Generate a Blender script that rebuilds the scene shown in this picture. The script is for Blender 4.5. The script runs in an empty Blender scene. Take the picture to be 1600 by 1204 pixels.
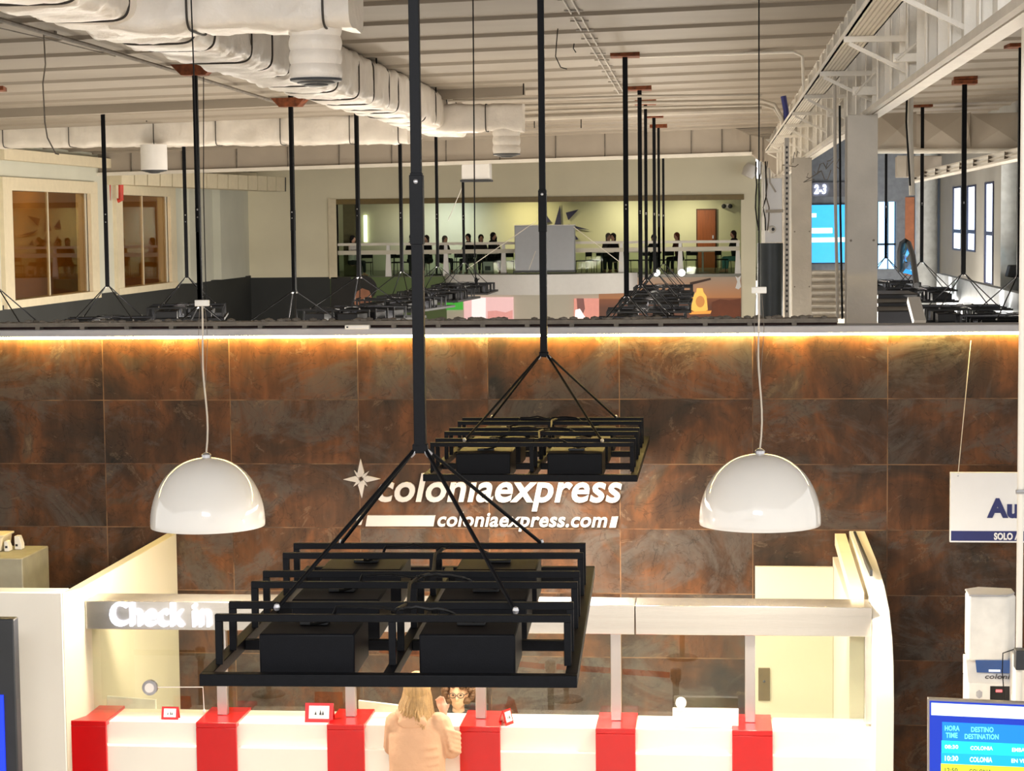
import bpy, bmesh, math, random
from mathutils import Vector, Matrix, noise
random.seed(7)
S = bpy.context.scene
COL = S.collection
PI = math.pi
# ---------------------------------------------------------------- camera
F = 3160.0; CZ = 4.8
th = math.atan(256.4/F); ps = math.atan(325.8/F*math.cos(th)); rho = 0.011
fw = Vector((-math.sin(ps)*math.cos(th), math.cos(ps)*math.cos(th), -math.sin(th)))
r0 = Vector((math.cos(ps), math.sin(ps), 0)); u0 = r0.cross(fw)
RT = r0*math.cos(rho) - u0*math.sin(rho); UP = u0*math.cos(rho) + r0*math.sin(rho)
cam = bpy.data.cameras.new('camera'); co = bpy.data.objects.new('camera', cam); COL.objects.link(co)
m = Matrix.Identity(4)
for i in range(3):
    m[i][0] = RT[i]; m[i][1] = UP[i]; m[i][2] = -fw[i]
m[0][3] = 0; m[1][3] = 0; m[2][3] = CZ
co.matrix_world = m
cam.sensor_width = 36; cam.lens = F/1600*36; cam.clip_start = .1; cam.clip_end = 300
S.camera = co
def at(px, py, Y):
    """point in the hall at depth Y seen at pixel px, py"""
    d = RT*((px-800)/F) + UP*(-(py-602)/F) + fw
    return Vector((d.x*Y/d.y, Y, CZ + d.z*Y/d.y))
# ---------------------------------------------------------------- world, view
w = bpy.data.worlds.new('world'); S.world = w; w.use_nodes = True
w.node_tree.nodes['Background'].inputs[0].default_value = (1.0, .97, .92, 1)
w.node_tree.nodes['Background'].inputs[1].default_value = 1.2
S.view_settings.view_transform = 'Standard'; S.view_settings.look = 'None'
S.view_settings.exposure = 0.5; S.view_settings.gamma = 1.0; S.view_settings.use_curve_mapping = False
FRAME_W = 200       # watts of one hanging light frame
REAR_W = 380      # watts of each light frame of the rear hall
DOME_W = 170
def area(name, loc, rot, sx, sy, W, col, parent=None, spread=PI):
    l = bpy.data.lights.new(name, 'AREA'); l.shape = 'RECTANGLE'; l.size = sx; l.size_y = sy; l.energy = W; l.color = col; l.spread = spread
    o = bpy.data.objects.new(name, l); COL.objects.link(o); o.location = loc; o.rotation_euler = rot
    if parent: o.parent = parent
    return o
def point(name, loc, W, col, r=.05, parent=None):
    l = bpy.data.lights.new(name, 'POINT'); l.energy = W; l.color = col; l.shadow_soft_size = r
    o = bpy.data.objects.new(name, l); COL.objects.link(o); o.location = loc
    if parent: o.parent = parent
    return o
# added fill above the camera, no window there; brightens girder, ducts and front
area('window_daylight', (-1.0, .5, 6.4), (math.radians(88), 0, math.radians(-12)), 4, 1.1, 420, (.95, .97, 1))
# ---------------------------------------------------------------- materials
def lin(c): return tuple(((x/255)/12.92 if x/255 <= .04045 else ((x/255+.055)/1.055)**2.4) for x in c)
def mat(name, rgb, rough=.5, metal=0, var=.12, scale=6, bump=0, bscale=30, emis=None, es=0, coat=0, stretch=(1,1,1), spec=.5):
    M = bpy.data.materials.new(name); M.use_nodes = True; N = M.node_tree.nodes; L = M.node_tree.links
    b = N['Principled BSDF']; c = lin(rgb)
    tc = N.new('ShaderNodeTexCoord'); mp = N.new('ShaderNodeMapping'); mp.inputs['Scale'].default_value = stretch
    L.new(tc.outputs['Object'], mp.inputs[0])
    nz = N.new('ShaderNodeTexNoise'); nz.inputs['Scale'].default_value = scale; nz.inputs['Detail'].default_value = 6
    L.new(mp.outputs[0], nz.inputs['Vector'])
    cr = N.new('ShaderNodeValToRGB'); cr.color_ramp.elements[0].position = .3; cr.color_ramp.elements[1].position = .7
    cr.color_ramp.elements[0].color = (*[x*(1-var) for x in c], 1); cr.color_ramp.elements[1].color = (*[min(1, x*(1+var)) for x in c], 1)
    L.new(nz.outputs['Fac'], cr.inputs[0]); L.new(cr.outputs[0], b.inputs['Base Color'])
    b.inputs['Roughness'].default_value = rough; b.inputs['Metallic'].default_value = metal
    b.inputs['Specular IOR Level'].default_value = spec; b.inputs['Coat Weight'].default_value = coat
    if bump:
        n2 = N.new('ShaderNodeTexNoise'); n2.inputs['Scale'].default_value = bscale; n2.inputs['Detail'].default_value = 5
        L.new(mp.outputs[0], n2.inputs['Vector'])
        bp = N.new('ShaderNodeBump'); bp.inputs['Strength'].default_value = bump; bp.inputs['Distance'].default_value = .02
        L.new(n2.outputs['Fac'], bp.inputs['Height']); L.new(bp.outputs[0], b.inputs['Normal'])
    if emis:
        b.inputs['Emission Color'].default_value = (*lin(emis), 1); b.inputs['Emission Strength'].default_value = es
    return M
def glass_mat(name, tint, refl=1.0, ior=1.5, tr=None):
    M = bpy.data.materials.new(name); M.use_nodes = True; N = M.node_tree.nodes; L = M.node_tree.links
    N.remove(N['Principled BSDF']); out = N['Material Output']
    t = N.new('ShaderNodeBsdfTransparent'); t.inputs[0].default_value = (*tint, 1)
    g = N.new('ShaderNodeBsdfGlossy'); g.inputs['Roughness'].default_value = .004; g.inputs[0].default_value = (refl, refl, refl, 1)
    fr = N.new('ShaderNodeFresnel'); ge = N.new('ShaderNodeNewGeometry'); mr = N.new('ShaderNodeMapRange'); mr.inputs['To Min'].default_value = ior; mr.inputs['To Max'].default_value = 1/ior
    L.new(ge.outputs['Backfacing'], mr.inputs['Value']); L.new(mr.outputs[0], fr.inputs[0])
    mx = N.new('ShaderNodeMixShader'); L.new(fr.outputs[0], mx.inputs[0]); L.new(t.outputs[0], mx.inputs[1]); L.new(g.outputs[0], mx.inputs[2])
    L.new(mx.outputs[0], out.inputs[0]); return M
def emit(name, rgb, s, var=0.02): return mat(name, tuple(x*.4 for x in rgb), .4, var=var, emis=rgb, es=s)

BLK = mat('black_powder_coat', (9, 10, 14), .5, 0, .2, 40, .08, 300, spec=.12)
BOXM = mat('black_lamp_housing', (6, 7, 12), .5, 0, .15, 20, .05, 200, spec=.12)
STEELTIP = mat('zinc_shackle', (190, 190, 195), .3, .8)
CABLE = mat('black_cable', (10, 10, 11), .55, spec=.25)
RUST = mat('rusty_ceiling_plate', (120, 62, 30), .8, 0, .5, 12, .3)
DECK = mat('painted_roof_deck', (150, 140, 127), .65, 0, .06, 1.2, .04, 12, stretch=(.3, 1, 1))
WRAP = mat('white_duct_wrap', (224, 217, 208), .4, 0, .07, 4, 1.0, 7)
BAND = mat('dark_tie_band', (50, 44, 38), .6)
SHEET = mat('painted_sheet_duct', (168, 157, 143), .55, 0, .05, 1.5, .03, 8)
CREAM = mat('cream_duct_paint', (220, 208, 180), .6, 0, .04)
WSTEEL = mat('white_painted_steel', (222, 216, 205), .5, 0, .06, 3, .25, 25)
WSTEEL2 = mat('aged_white_steel', (176, 168, 156), .55, 0, .1, 2.5, .25, 20)
WALLP = mat('greenish_cream_wall', (228, 220, 194), .8, 0, .04, .8)
WALLL = mat('pale_grey_green_wall', (206, 206, 192), .8, 0, .04, .8)
WALLD = mat('charcoal_dado', (44, 46, 46), .7, 0, .15, 1)
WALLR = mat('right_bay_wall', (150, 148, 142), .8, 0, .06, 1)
FLOORM = mat('polished_floor_tile', (164, 156, 144), .3, 0, .08, 1.2)
WHITE = mat('white_lacquer', (240, 234, 222), .35, 0, .02, 2)
CREAMP = mat('cream_partition', (186, 179, 158), .55, 0, .03, 1)
PANEL = mat('pale_panel', (206, 200, 184), .5, 0, .04, 1)
RED = mat('glossy_red_lacquer', (196, 4, 10), .28, 0, .03, coat=.3)
STEEL = mat('brushed_stainless', (205, 200, 192), .25, .9, .06, 3, .05, 60, stretch=(.15, 1, 6))
STEELP = mat('satin_post_metal', (178, 172, 168), .35, .75, .05, 3)
DOMEM = mat('white_glossy_dome', (238, 236, 232), .08, 0, .01, 2, coat=.6)
GLASS = glass_mat('clear_screen_glass', (.93, .95, .90), 1.0, 1.42)
AMBER = glass_mat('amber_window_glass', (.8, .68, .5), .6, 1.5)
MEZZG = glass_mat('rail_glass', (.80, .86, .80), .03)
LETTER = mat('pale_grey_letter', (172, 164, 157), .45, 0, .03)
NAVY = mat('navy_sign_blue', (22, 30, 92), .45)
SIGNW = mat('sign_white', (226, 224, 222), .5, 0, .02)
LED = emit('warm_led_strip', (255, 220, 130), 74)
NEON = emit('white_lit_letters', (225, 230, 255), 3.5)
GREYF = mat('grey_fascia', (168, 166, 168), .55, 0, .04)
GUTM = mat('weathered_channel', (112, 104, 94), .7, 0, .25, 8, .4)
GUTD = mat('dark_red_channel', (58, 34, 28), .8, 0, .3, 5)
DARK = mat('charcoal_plastic', (40, 42, 46), .5)
OFFW = mat('off_white_plastic', (226, 222, 214), .4)
CORD = mat('clear_white_cord', (196, 186, 172), .5)
DAY = emit('daylight_pane', (225, 236, 255), 2.6)
DAYB = emit('blue_daylight_pane', (150, 205, 255), 2.2)
REDPIPE = mat('red_sprinkler_pipe', (190, 52, 34), .45)
WOOD = mat('brown_door_wood', (132, 70, 32), .5, 0, .15, 4, stretch=(6, 6, .5))
YEL = mat('yellowish_wall', (196, 196, 168), .8, 0, .04, 1)

WY = 17.3
def wall_tiles():
    M = bpy.data.materials.new('rusted_metal_effect_tile'); M.use_nodes = True; N = M.node_tree.nodes; L = M.node_tree.links
    b = N['Principled BSDF']; b.inputs['Roughness'].default_value = .5; b.inputs['Specular IOR Level'].default_value = .18
    tc = N.new('ShaderNodeTexCoord'); sp = N.new('ShaderNodeSeparateXYZ'); L.new(tc.outputs['Object'], sp.inputs[0])
    cb = N.new('ShaderNodeCombineXYZ'); L.new(sp.outputs[0], cb.inputs[0]); L.new(sp.outputs[2], cb.inputs[1])
    a, c = at(162, 625, WY), at(1387, 622, WY); TW = (c.x-a.x)/6
    zt = at(1172, 623, WY).z; TH = (zt-at(1172, 827, WY).z)/2
    mp = N.new('ShaderNodeMapping'); mp.inputs['Location'].default_value = (-a.x+TW*30-2.2, -zt+TH*30, 0); L.new(cb.outputs[0], mp.inputs[0])
    br = N.new('ShaderNodeTexBrick'); br.offset = 0; br.squash = 1
    for k, v in (('Scale', 1), ('Mortar Size', .0045), ('Mortar Smooth', .2), ('Bias', 0), ('Brick Width', TW), ('Row Height', TH)): br.inputs[k].default_value = v
    br.inputs['Color1'].default_value = (0, 0, 0, 1); br.inputs['Color2'].default_value = (1, 1, 1, 1); br.inputs['Mortar'].default_value = (.5, .5, .5, 1)
    L.new(mp.outputs[0], br.inputs['Vector'])
    # per-tile offset so that the stains change from tile to tile
    add = N.new('ShaderNodeVectorMath'); add.operation = 'MULTIPLY_ADD'; add.inputs[1].default_value = (13, 7, 5)
    L.new(br.outputs['Color'], add.inputs[0]); L.new(cb.outputs[0], add.inputs[2])
    def nz(sc, det, st, dist=0, rough=.6):
        q = N.new('ShaderNodeMapping'); q.inputs['Scale'].default_value = st; L.new(add.outputs[0], q.inputs[0])
        n = N.new('ShaderNodeTexNoise'); n.inputs['Scale'].default_value = sc; n.inputs['Detail'].default_value = det
        n.inputs['Distortion'].default_value = dist; n.inputs['Roughness'].default_value = rough; L.new(q.outputs[0], n.inputs['Vector']); return n
    def ramp(src, stops):
        r = N.new('ShaderNodeValToRGB'); e = r.color_ramp.elements
        while len(e) > 1: e.remove(e[-1])
        e[0].position, e[0].color = stops[0][0], (*lin(stops[0][1]), 1)
        for p, c_ in stops[1:]:
            q = e.new(p); q.color = (*lin(c_), 1)
        L.new(src, r.inputs[0]); return r
    def mix(f, x, y, bl='MIX'):
        k = N.new('ShaderNodeMix'); k.data_type = 'RGBA'; k.blend_type = bl
        if isinstance(f, float): k.inputs['Factor'].default_value = f
        else: L.new(f, k.inputs['Factor'])
        L.new(x, k.inputs[6]); L.new(y, k.inputs[7]); return k.outputs[2]
    base = ramp(nz(1.5, 9, (1, 1, 1), .6).outputs['Fac'], [(.30, (44, 40, 34)), (.42, (68, 49, 35)), (.50, (84, 56, 36)), (.58, (102, 65, 38)), (.66, (84, 66, 49)), (.76, (122, 104, 80))])
    streak = ramp(nz(2.2, 8, (3.2, .7, 1), .3).outputs['Fac'], [(.3, (150, 150, 150)), (.5, (205, 205, 205)), (.7, (255, 250, 245))])
    k = mix(.85, base.outputs[0], streak.outputs[0], 'MULTIPLY')
    gre = ramp(nz(.9, 9, (1, 1.5, 1), 1.0, .7).outputs['Fac'], [(.5, (0, 0, 0)), (.6, (220, 220, 220)), (.68, (110, 110, 110))])
    gc = N.new('ShaderNodeRGB'); gc.outputs[0].default_value = (*lin((76, 70, 64)), 1)
    k = mix(gre.outputs[0], k, gc.outputs[0])
    pat = ramp(nz(1.7, 10, (1, 1.2, 1), 2.0, .75).outputs['Fac'], [(.60, (0, 0, 0)), (.63, (170, 170, 170)), (.66, (60, 60, 60))])
    pc = N.new('ShaderNodeRGB'); pc.outputs[0].default_value = (*lin((112, 94, 74)), 1)
    k = mix(pat.outputs[0], k, pc.outputs[0])
    # dark cracks
    q = N.new('ShaderNodeTexNoise'); q.inputs['Scale'].default_value = 3.5; q.inputs['Detail'].default_value = 6; q.inputs['Distortion'].default_value = 1.5; L.new(add.outputs[0], q.inputs['Vector'])
    sb = N.new('ShaderNodeMath'); sb.operation = 'SUBTRACT'; sb.inputs[1].default_value = .5; L.new(q.outputs['Fac'], sb.inputs[0])
    ab = N.new('ShaderNodeMath'); ab.operation = 'ABSOLUTE'; L.new(sb.outputs[0], ab.inputs[0])
    ck = ramp(ab.outputs[0], [(0, (130, 130, 130)), (.006, (215, 215, 215)), (.012, (255, 255, 255))])
    k = mix(.55, k, ck.outputs[0], 'MULTIPLY')
    mo = N.new('ShaderNodeRGB'); mo.outputs[0].default_value = (*lin((120, 92, 64)), 1)
    n5 = nz(3, 3, (1, 1, 1)); ml = N.new('ShaderNodeMath'); ml.operation = 'MULTIPLY'; L.new(br.outputs['Fac'], ml.inputs[0])
    r5 = ramp(n5.outputs['Fac'], [(.4, (60, 60, 60)), (.6, (255, 255, 255))]); L.new(r5.outputs[0], ml.inputs[1])
    k = mix(ml.outputs[0], k, mo.outputs[0])
    L.new(k, b.inputs['Base Color'])
    bp = N.new('ShaderNodeBump'); bp.inputs['Strength'].default_value = .25; bp.inputs['Distance'].default_value = .01
    L.new(q.outputs['Fac'], bp.inputs['Height']); L.new(bp.outputs[0], b.inputs['Normal'])
    return M
TILE = wall_tiles()

# ---------------------------------------------------------------- mesh helpers
WORLD = {}
class MB:
    def __init__(s): s.v = []; s.f = []; s.m = []
    def add(s, vs, fs, mi=0):
        o = len(s.v); s.v += [Vector(p) for p in vs]; s.f += [tuple(i+o for i in q) for q in fs]; s.m += [mi]*len(fs); return s
    def box(s, x0, x1, y0, y1, z0, z1, mi=0):
        return s.add([(x0,y0,z0),(x1,y0,z0),(x1,y1,z0),(x0,y1,z0),(x0,y0,z1),(x1,y0,z1),(x1,y1,z1),(x0,y1,z1)],
                     [(0,3,2,1),(4,5,6,7),(0,1,5,4),(1,2,6,5),(2,3,7,6),(3,0,4,7)], mi)
    def bar(s, p, q, w, h, mi=0, up=(0,0,1)):
        p, q = Vector(p), Vector(q); d = (q-p).normalized(); up = Vector(up)
        if abs(d.dot(up)) > .98: up = Vector((0, 1, 0))
        a = d.cross(up).normalized()*w/2; b = a.cross(d).normalized()*h/2
        return s.add([p-a-b, p+a-b, p+a+b, p-a+b, q-a-b, q+a-b, q+a+b, q-a+b],
                     [(0,3,2,1),(4,5,6,7),(0,1,5,4),(1,2,6,5),(2,3,7,6),(3,0,4,7)], mi)
    def tube(s, pts, r, n=8, mi=0):
        pts = [Vector(p) for p in pts]; rs = r if isinstance(r, (list, tuple)) else [r]*len(pts)
        vs, fs = [], []; ref = Vector((0, 0, 1))
        for i, p in enumerate(pts):
            d = (pts[min(i+1, len(pts)-1)]-pts[max(i-1, 0)]).normalized()
            if abs(d.dot(ref)) > .95: ref = Vector((1, 0, 0)) if abs(d.x) < .9 else Vector((0, 1, 0))
            a = d.cross(ref).normalized(); b = a.cross(d); ref = b if i else ref
            for k in range(n):
                t = 2*PI*k/n; vs.append(p + (a*math.cos(t)+b*math.sin(t))*rs[i])
        for i in range(len(pts)-1):
            for k in range(n): fs.append((i*n+k, i*n+(k+1) % n, (i+1)*n+(k+1) % n, (i+1)*n+k))
        fs.append(tuple(range(n))[::-1]); fs.append(tuple((len(pts)-1)*n+k for k in range(n)))
        return s.add(vs, fs, mi)
    def lathe(s, prof, c, n=24, mi=0, close=True):
        vs, fs = [], []; c = Vector(c)
        for r, z in prof:
            for k in range(n): vs.append(c+Vector((r*math.cos(2*PI*k/n), r*math.sin(2*PI*k/n), z)))
        for i in range(len(prof)-1):
            for k in range(n): fs.append((i*n+k, i*n+(k+1) % n, (i+1)*n+(k+1) % n, (i+1)*n+k))
        if close: fs.append(tuple(range(n))[::-1]); fs.append(tuple((len(prof)-1)*n+k for k in range(n)))
        return s.add(vs, fs, mi)
    def prism(s, poly, d, mi=0):
        n = len(poly); d = Vector(d); vs = [Vector(p) for p in poly]+[Vector(p)+d for p in poly]
        fs = [tuple(range(n))[::-1], tuple(range(n, 2*n))]+[(i, (i+1) % n, n+(i+1) % n, n+i) for i in range(n)]
        return s.add(vs, fs, mi)
    def ell(s, c, r, n=14, mi=0, rot=None):
        c = Vector(c); vs, fs = [], []; h = n//2
        for i in range(1, h):
            f = PI*i/h
            for k in range(n):
                t = 2*PI*k/n; p = Vector((r[0]*math.sin(f)*math.cos(t), r[1]*math.sin(f)*math.sin(t), r[2]*math.cos(f)))
                vs.append(c+(rot @ p if rot else p))
        a = len(vs); tp = Vector((0, 0, r[2])); 
        if rot: tp = rot @ tp
        vs += [c+tp, c-tp]
        for i in range(h-2):
            for k in range(n): fs.append((i*n+k, i*n+(k+1) % n, (i+1)*n+(k+1) % n, (i+1)*n+k)[::-1])
        for k in range(n):
            fs.append((k, (k+1) % n, a)); fs.append(((h-2)*n+(k+1) % n, (h-2)*n+k, a+1))
        return s.add(vs, fs, mi)
    def cap(s, p, q, a, b, n=12, mi=0):
        p, q = Vector(p), Vector(q); s.tube([p, q], [a, b], n, mi); s.ell(p, (a, a, a), n, mi); s.ell(q, (b, b, b), n, mi); return s
    def build(s, name, mt, parent=None, bevel=0, smooth=30, local=False, merge=False):
        me = bpy.data.meshes.new(name)
        if parent is not None: org = Vector((0, 0, 0)) if local else WORLD[parent.name]
        elif local: org = Vector((0, 0, 0))
        else:
            lo = [min(v[i] for v in s.v) for i in range(3)]; hi = [max(v[i] for v in s.v) for i in range(3)]
            org = Vector(((lo[0]+hi[0])/2, (lo[1]+hi[1])/2, lo[2]))
        me.from_pydata([v-org for v in s.v], [], s.f)
        for x in (mt if isinstance(mt, (list, tuple)) else [mt]): me.materials.append(x)
        me.polygons.foreach_set('material_index', s.m)
        b = bmesh.new(); b.from_mesh(me)
        if merge: bmesh.ops.remove_doubles(b, verts=b.verts, dist=1e-5)
        bmesh.ops.recalc_face_normals(b, faces=b.faces); b.to_mesh(me); b.free()
        if smooth:
            me.polygons.foreach_set('use_smooth', [True]*len(me.polygons)); me.set_sharp_from_angle(angle=math.radians(smooth))
        o = bpy.data.objects.new(name, me); COL.objects.link(o)
        if parent is not None: o.parent = parent; WORLD[o.name] = org
        else: o.location = org; WORLD[o.name] = org
        if bevel:
            bv = o.modifiers.new('bevel', 'BEVEL'); bv.width = bevel; bv.segments = 2; bv.limit_method = 'ANGLE'; bv.angle_limit = math.radians(40)
        return o
def tag(o, label=None, cat=None, group=None, kind=None):
    if label: o['label'] = label
    if cat: o['category'] = cat
    if group: o['group'] = group
    if kind: o['kind'] = kind
    return o
def thing(name, label, cat, loc=(0, 0, 0), group=None):
    o = bpy.data.objects.new(name, None); COL.objects.link(o); o.location = loc; o.empty_display_size = .1
    WORLD[o.name] = Vector(loc); return tag(o, label, cat, group)
def struct(o): o['kind'] = 'structure'; return o
def copy_tree(o, parent=None):
    c = o.copy(); COL.objects.link(c); c.parent = parent; WORLD[c.name] = WORLD.get(o.name, Vector((0, 0, 0)))
    for ch in list(o.children): copy_tree(ch, c)
    return c
def remesh(o, vox, sm=4):
    r = o.modifiers.new('r', 'REMESH'); r.mode = 'VOXEL'; r.voxel_size = vox; r.use_smooth_shade = True
    if sm: q = o.modifiers.new('s', 'SMOOTH'); q.factor = .5; q.iterations = sm
    return o
def text(name, s, p0, p1, mt, parent=None, depth=.02, shear=0, bold=0, align_h=True, emitdummy=None):
    """text filling the box from p0 (lower left) to p1 (upper right), facing the camera side (-Y); p0 and p1 may differ in Y"""
    cu = bpy.data.curves.new(name, 'FONT'); cu.body = s; cu.size = 1; cu.shear = shear; cu.offset = bold; cu.extrude = .01; cu.space_character = 1.04; cu.resolution_u = 4
    t = bpy.data.objects.new('t', cu); COL.objects.link(t); dg = bpy.context.evaluated_depsgraph_get(); dg.update()
    me = bpy.data.meshes.new_from_object(t.evaluated_get(dg)); bpy.data.objects.remove(t)
    xs = [v.co.x for v in me.vertices]; ys = [v.co.y for v in me.vertices]
    X0, X1, Y0, Y1 = min(xs), max(xs), min(ys), max(ys); p0, p1 = Vector(p0), Vector(p1)
    org = WORLD[parent.name] if parent is not None else (p0+p1)/2
    for v in me.vertices:
        fx = (v.co.x-X0)/(X1-X0); fy = (v.co.y-Y0)/(Y1-Y0); fz = v.co.z/.01
        v.co = Vector((p0.x+(p1.x-p0.x)*fx, p0.y+(p1.y-p0.y)*fx-depth*.5*(1-fz)+(0 if 1 else 0), p0.z+(p1.z-p0.z)*fy))-org
    me.materials.clear(); me.materials.append(mt)
    o = bpy.data.objects.new(name, me); COL.objects.link(o)
    if parent is not None: o.parent = parent
    else: o.location = org
    WORLD[o.name] = org
    return o
# ================================================================ SETTING
def ceil_z(x): return CZ+2.28+.025*(x+1.37)
XL, XR = -16.2, 6.5
struct(MB().box(-22, 12, -8, 82, -.2, 0).build('floor', FLOORM, smooth=0))
b = MB(); per = 1.95; y = 3.0
while y < 78:                                   # trapezoid roof deck, ribs across the hall
    pr = [(y, 0), (y+1.70, -.015), (y+1.74, -.055), (y+1.80, -.055), (y+1.84, .0), (y+per, 0)]
    for (ya, za), (yb, zb) in zip(pr, pr[1:]):
        x0, x1 = -22, 12
        b.add([(x0, ya, ceil_z(x0)+za), (x1, ya, ceil_z(x1)+za), (x1, yb, ceil_z(x1)+zb), (x0, yb, ceil_z(x0)+zb)], [(0, 1, 2, 3)])
    y += per
b.box(-22, 12, 3, 78, 7.75, 7.8)
struct(b.build('ceiling', DECK, smooth=0))
b = MB().box(-22, -1.5, 33.0, 33.35, 6.0, 6.1)
b = MB(); zc = ceil_z(-22); b.prism([(-22, 33.6, zc-.16), (-3.2, 33.6, ceil_z(-3.2)-.16), (-3.2, 33.6, ceil_z(-3.2)+.02), (-22, 33.6, zc+.02)], (0, .25, 0))
struct(b.build('trim_1', DECK, smooth=0))
# tiled partition behind the counter
ztop = at(800, 503, WY).z
struct(MB().box(-9, 4.6, WY, WY+.2, 0, ztop-.10).build('wall_front', TILE, smooth=0))
# fascia with the cove light below it
zf0, zf1 = at(800, 522, WY-.16).z, at(800, 512, WY-.16).z
struct(MB().box(-9, 4.6, WY-.19, WY-.16, zf0, zf1).box(-9, 4.6, WY-.16, WY+.2, zf1-.02, zf1+.004).build('trim_2', GREYF, smooth=0))
led = MB().box(-9, 3.0, WY-.06, WY-.03, zf0-.028, zf0-.006)
tag(led.build('led_strip', LED, smooth=0), 'warm glowing LED strip under the grey ledge along the top of the tiled wall', 'light strip')
# weathered channel on top of the ledge
zc0 = zf1; zc1 = at(800, 500, WY-.1).z; xe = at(1308, 500, WY).x
ch = thing('ledge_channel', 'weathered metal channel with small brackets running on top of the grey ledge', 'channel', (-3, WY, zc0))
MB().box(-9, xe, WY-.12, WY+.1, zc1-.035, zc1).build('top_rail', GUTM, ch, smooth=0)
MB().box(-9, xe, WY-.02, WY+.02, zc0+.004, zc1-.035).build('back_plate', GUTD, ch, smooth=0)
for i in range(20):
    px = -10+i*69.5
    x = at(px, 505, WY-.1).x
    if x < xe: MB().box(x-.02, x+.02, WY-.12, WY-.02, zc0+.004, zc1-.035).build('bracket', GUTM, ch, smooth=0)
dust = MB()
for i in range(260):
    x = random.uniform(-8, xe-.1); r = random.uniform(.006, .022)
    dust.ell((x, WY+random.uniform(-.08, .06), zc1+r*.3), (r*2, r, r), 6)
tag(dust.build('debris', GUTM), 'small dusty debris lying along the top of the channel', 'debris', kind='stuff')
# left wall behind the partition
def LY(px): return -XL*F/(1123-px)               # depth on the left wall at pixel column px
def left_z(px, py): 
    p = at(px, py, 10); return CZ+(p.z-CZ)*(XL/p.x)
def left_y(px, py=350):
    p = at(px, py, 10); return 10*XL/p.x
dado = left_z(10, 476)
zw0, zw1 = left_z(80, 462), left_z(80, 300)
wins = [(-95, -24), (14, 137), (187, 262)]
b = MB(); ys = [20.0]
edges = []
for a, c in wins: edges.append((left_y(a), left_y(c)))
prev = 19.6
for ya, yb in edges:
    b.box(XL-.3, XL, prev, ya, dado, 8); b.box(XL-.3, XL, ya, yb, dado, zw0); b.box(XL-.3, XL, ya, yb, zw1, 8); prev = yb
b.box(XL-.3, XL, prev, 69, dado, 8)
struct(b.build('wall_left', WALLL, smooth=0))
struct(MB().box(XL-.3, XL+.04, 19.6, 69, 0, dado).build('wall_left_dado', WALLD, smooth=0))
for i, (ya, yb) in enumerate(edges):
    wn = struct(MB().box(XL-.1, XL-.07, ya, yb, zw0, zw1).build('window_%d' % (i+1), AMBER, smooth=0))
    fr = MB(); t = .16
    fr.box(XL-.02, XL+.1, ya-.6, ya, zw0+.001, zw1-.001).box(XL-.02, XL+.1, yb, yb+.6, zw0+.001, zw1-.001)
    fr.box(XL-.02, XL+.1, ya-.6, yb+.6, zw1, zw1+.3).box(XL-.02, XL+.13, ya-.6, yb+.6, zw0-.18, zw0)
    fr.box(XL-.12, XL-.05, (ya+yb)/2-.02, (ya+yb)/2+.02, zw0, zw1)
    fr.build('window_frame', CREAM, wn, smooth=0)
# a dim amber-lit corridor behind the windows
struct(MB().box(XL-4, XL-3.8, 25, 62, 2.4, 7.2).box(XL-4, XL-.3, 25, 62, 2.3, 2.4).box(XL-4, XL-.3, 25, 62, 7.2, 7.3).box(XL-4, XL-.3, 62, 62.2, 2.4, 7.2).build('wall_corridor', mat('amber_corridor_wall', (190, 150, 90), .8, 0, .25, .5), smooth=0))
point('corridor_lamp', (XL-2.2, 50, 6.6), 170, (1, .78, .45), .2); point('corridor_lamp', (XL-2.2, 57, 6.6), 120, (1, .8, .45), .2)
for k, (ya, yb) in enumerate(((60.2, 62.6), (64.0, 67.3))):
    struct(MB().box(XL, XL+.25, ya, yb, dado, 6.2).build('trim_%d' % (4+k), WALLL, smooth=0))
struct(MB().box(XL+.14, XL+.35, 44, 68.9, 6.3, 6.55).build('trim_6', CREAM, smooth=0))
# far wall with the mezzanine opening
FY = 69.0
def fx(px, py=400): return at(px, py, FY).x
def fz(px, py): return at(px, py, FY).z
ox0, ox1 = fx(527), fx(1158); oz0, oz1 = fz(840, 430), fz(840, 311)
wx1 = fx(1181)
b = MB().box(XL, ox0, FY, FY+.3, oz0, 8).box(ox1, wx1, FY, FY+.3, 0, oz1).box(ox0, wx1, FY, FY+.3, oz1, 8)
struct(b.build('wall_back', WALLP, smooth=0))
struct(MB().box(XL, ox0, FY-.03, FY+.3, 0, oz0).build('wall_back_dado', WALLD, smooth=0))
struct(MB().box(ox0, ox1, FY, FY+.3, 0, oz0-.25).build('wall_back_lower', PANEL, smooth=0))
struct(MB().box(ox0, ox1, FY, FY+.3, oz0-.25, oz0).box(ox0-2, ox1+2, FY+.3, FY+9, oz0-.25, oz0).build('floor_mezzanine', mat('mezzanine_floor', (90, 88, 70), .35), smooth=0))
struct(MB().box(ox0-2, ox1+2, FY+9, FY+9.2, oz0, oz1+.5).box(ox0-2, ox0-1.8, FY+.3, FY+9, oz0, oz1+.5).box(ox1+.3, ox1+.5, FY+.3, FY+9, oz0, oz1+.5).build('wall_mezzanine', YEL, smooth=0))
struct(MB().box(ox0-2, ox1+2, FY+.3, FY+9.2, oz1+.45, oz1+.6).build('ceiling_mezzanine', YEL, smooth=0))
struct(MB().box(ox0-.1, ox1+.1, FY-.06, FY+.35, oz1-.1, oz1+.08).build('trim_7', mat('bronze_soffit', (112, 92, 40), .4), smooth=0))
struct(MB().box(ox0-.28, ox0, FY-.08, FY+.35, oz0-.05, oz1+.1).build('trim_8', CREAM, smooth=0))
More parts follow.
